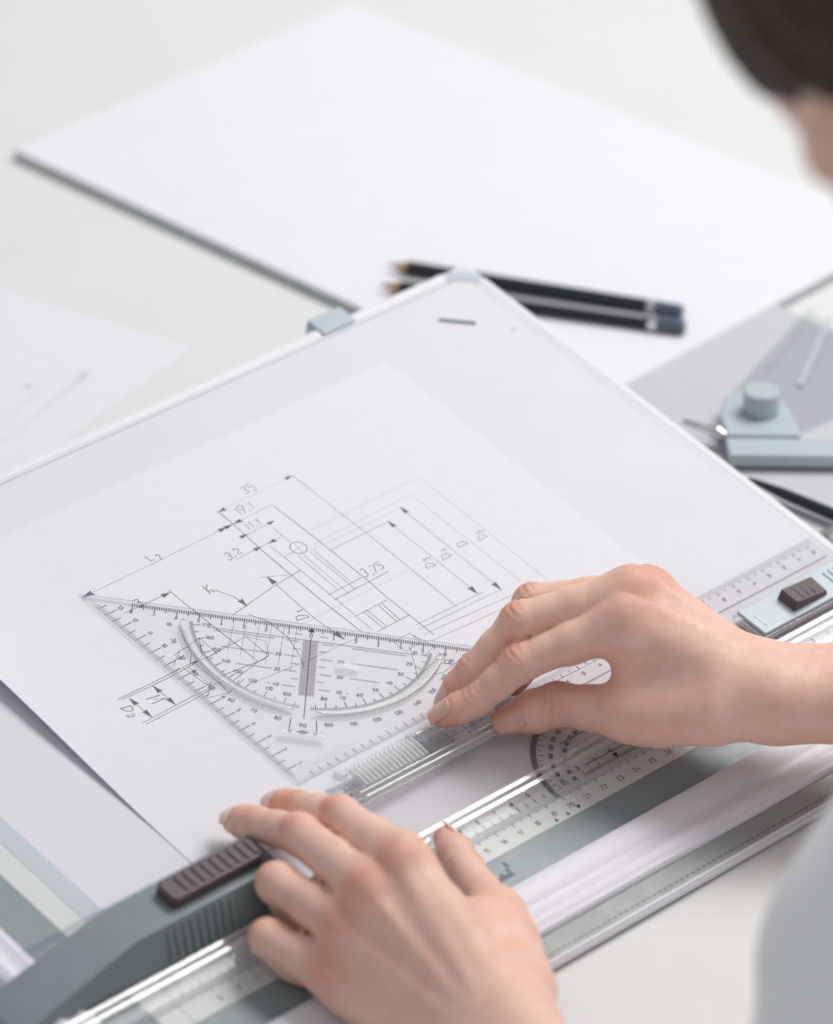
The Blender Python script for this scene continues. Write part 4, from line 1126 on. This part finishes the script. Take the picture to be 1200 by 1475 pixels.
# finger nails: curved plates seated on the back of each finger end
def nail(H_, j2, j3, r3, dn, length=1.15, width=.82, name='fingernail'):
    j2 = np.asarray(j2); j3 = np.asarray(j3); t = unit(j3 - j2); dn = unit(dn - t * (dn @ t)); w = np.cross(t, dn)
    nu, nv = 10, 9; V = []
    c0 = j3 + t * (r3 * .98) - t * length * .88
    for lay in (0, 1):
        for i in range(nu + 1):
            for k in range(nv + 1):
                a = i / nu; b = (k / nv * 2 - 1)
                taper = (1 - .30 * max(0, (a - .72) / .28) ** 2) * (1 - .22 * max(0, (.18 - a) / .18) ** 2)
                p = c0 + t * (a * length) + w * (b * width * .5 * taper * 1.05) + dn * 1.0
                # drop onto the skin along -dn
                V.append((p, a, b, lay))
    P = np.array([v[0] for v in V]); 
    lo_ = np.zeros(len(P)); hi_ = np.full(len(P), 2.2)
    for _ in range(22):
        md = (lo_ + hi_) / 2; dd_ = H_.sdf((P - dn * md[:, None]).astype(np.float32), False); hi_ = np.where(dd_ < 0, md, hi_); lo_ = np.where(dd_ < 0, lo_, md)
    aa = np.array([v[1] for v in V]); bb = np.array([v[2] for v in V]); ll = np.array([v[3] for v in V])
    # keep the free edge straight: extend from the last seated profile
    hgt = 1.0 - hi_; half = (nu + 1) * (nv + 1); hh = hgt.reshape(2, nu + 1, nv + 1).copy()
    for lay in range(2):
        for k in range(nv + 1):
            mid_ = hh[lay, :, k]; b = abs(k / nv * 2 - 1)
            ref = hh[lay, 4, :].max(); s0 = hh[lay, 4, nv // 2] - hh[lay, 1, nv // 2]
            for i in range(nu + 1):
                tgt = hh[lay, 4, nv // 2] + (i - 4) / 3 * s0 * .9 - .17 * b * b * width
                mid_[i] = max(min(mid_[i], 1), tgt) if i > 4 else max(mid_[i], tgt - .02)
    hgt = hh.reshape(-1)
    Q = P + dn * (hgt - 1.0 + np.where(ll == 0, .035, -.03))[:, None] - 0
    fs = []
    for i in range(nu):
        for k in range(nv):
            q = i * (nv + 1) + k; fs.append((q, q + 1, q + nv + 2, q + nv + 1)); fs.append(tuple(half + x for x in (q, q + nv + 1, q + nv + 2, q + 1)))
    loop = [k for k in range(nv + 1)] + [i * (nv + 1) + nv for i in range(1, nu + 1)] + [nu * (nv + 1) + k for k in range(nv - 1, -1, -1)] + [i * (nv + 1) for i in range(nu - 1, 0, -1)]
    for a, b in zip(loop, loop[1:] + loop[:1]): fs.append((a, half + a, half + b, b))
    Vw = b2w(Q); base = np.array(ps['_base'])
    me = bpy.data.meshes.new(name); me.from_pydata(((Vw - base) * CM).tolist(), [], fs); me.materials.append(MAT['nail'])
    me.polygons.foreach_set('use_smooth', [True] * len(me.polygons)); me.update()
    bm_ = bmesh.new(); bm_.from_mesh(me); bmesh.ops.recalc_face_normals(bm_, faces=bm_.faces); bm_.to_mesh(me); bm_.free()
    o = bpy.data.objects.new(name, me); link(o); o.parent = ps
    return o
for H_ in (right, left):
    for k, j in H_.F.items():
        mk = [m for m in H_.marks if m[0] is j[2]][0]
        nail(H_, j[2], j[3], H_.rad[k][3], unit(mk[2] - RB[2] * (.45 if H_ is right and k in ('index', 'middle') else .0)), 1.15 if k != 'pinky' else .95, .86 if k != 'pinky' else .7)
# thumbs: the right one shows its nail to the camera, the left one to the side
nail(right, right.T[2], right.T[3], right.tr[3], right.thumb_dn, 1.4, 1.02)
nail(left, left.T[2], left.T[3], left.tr[3], left.thumb_dn, 1.25, .90)

for o in bpy.data.objects:
    if '_base' in o: del o['_base']
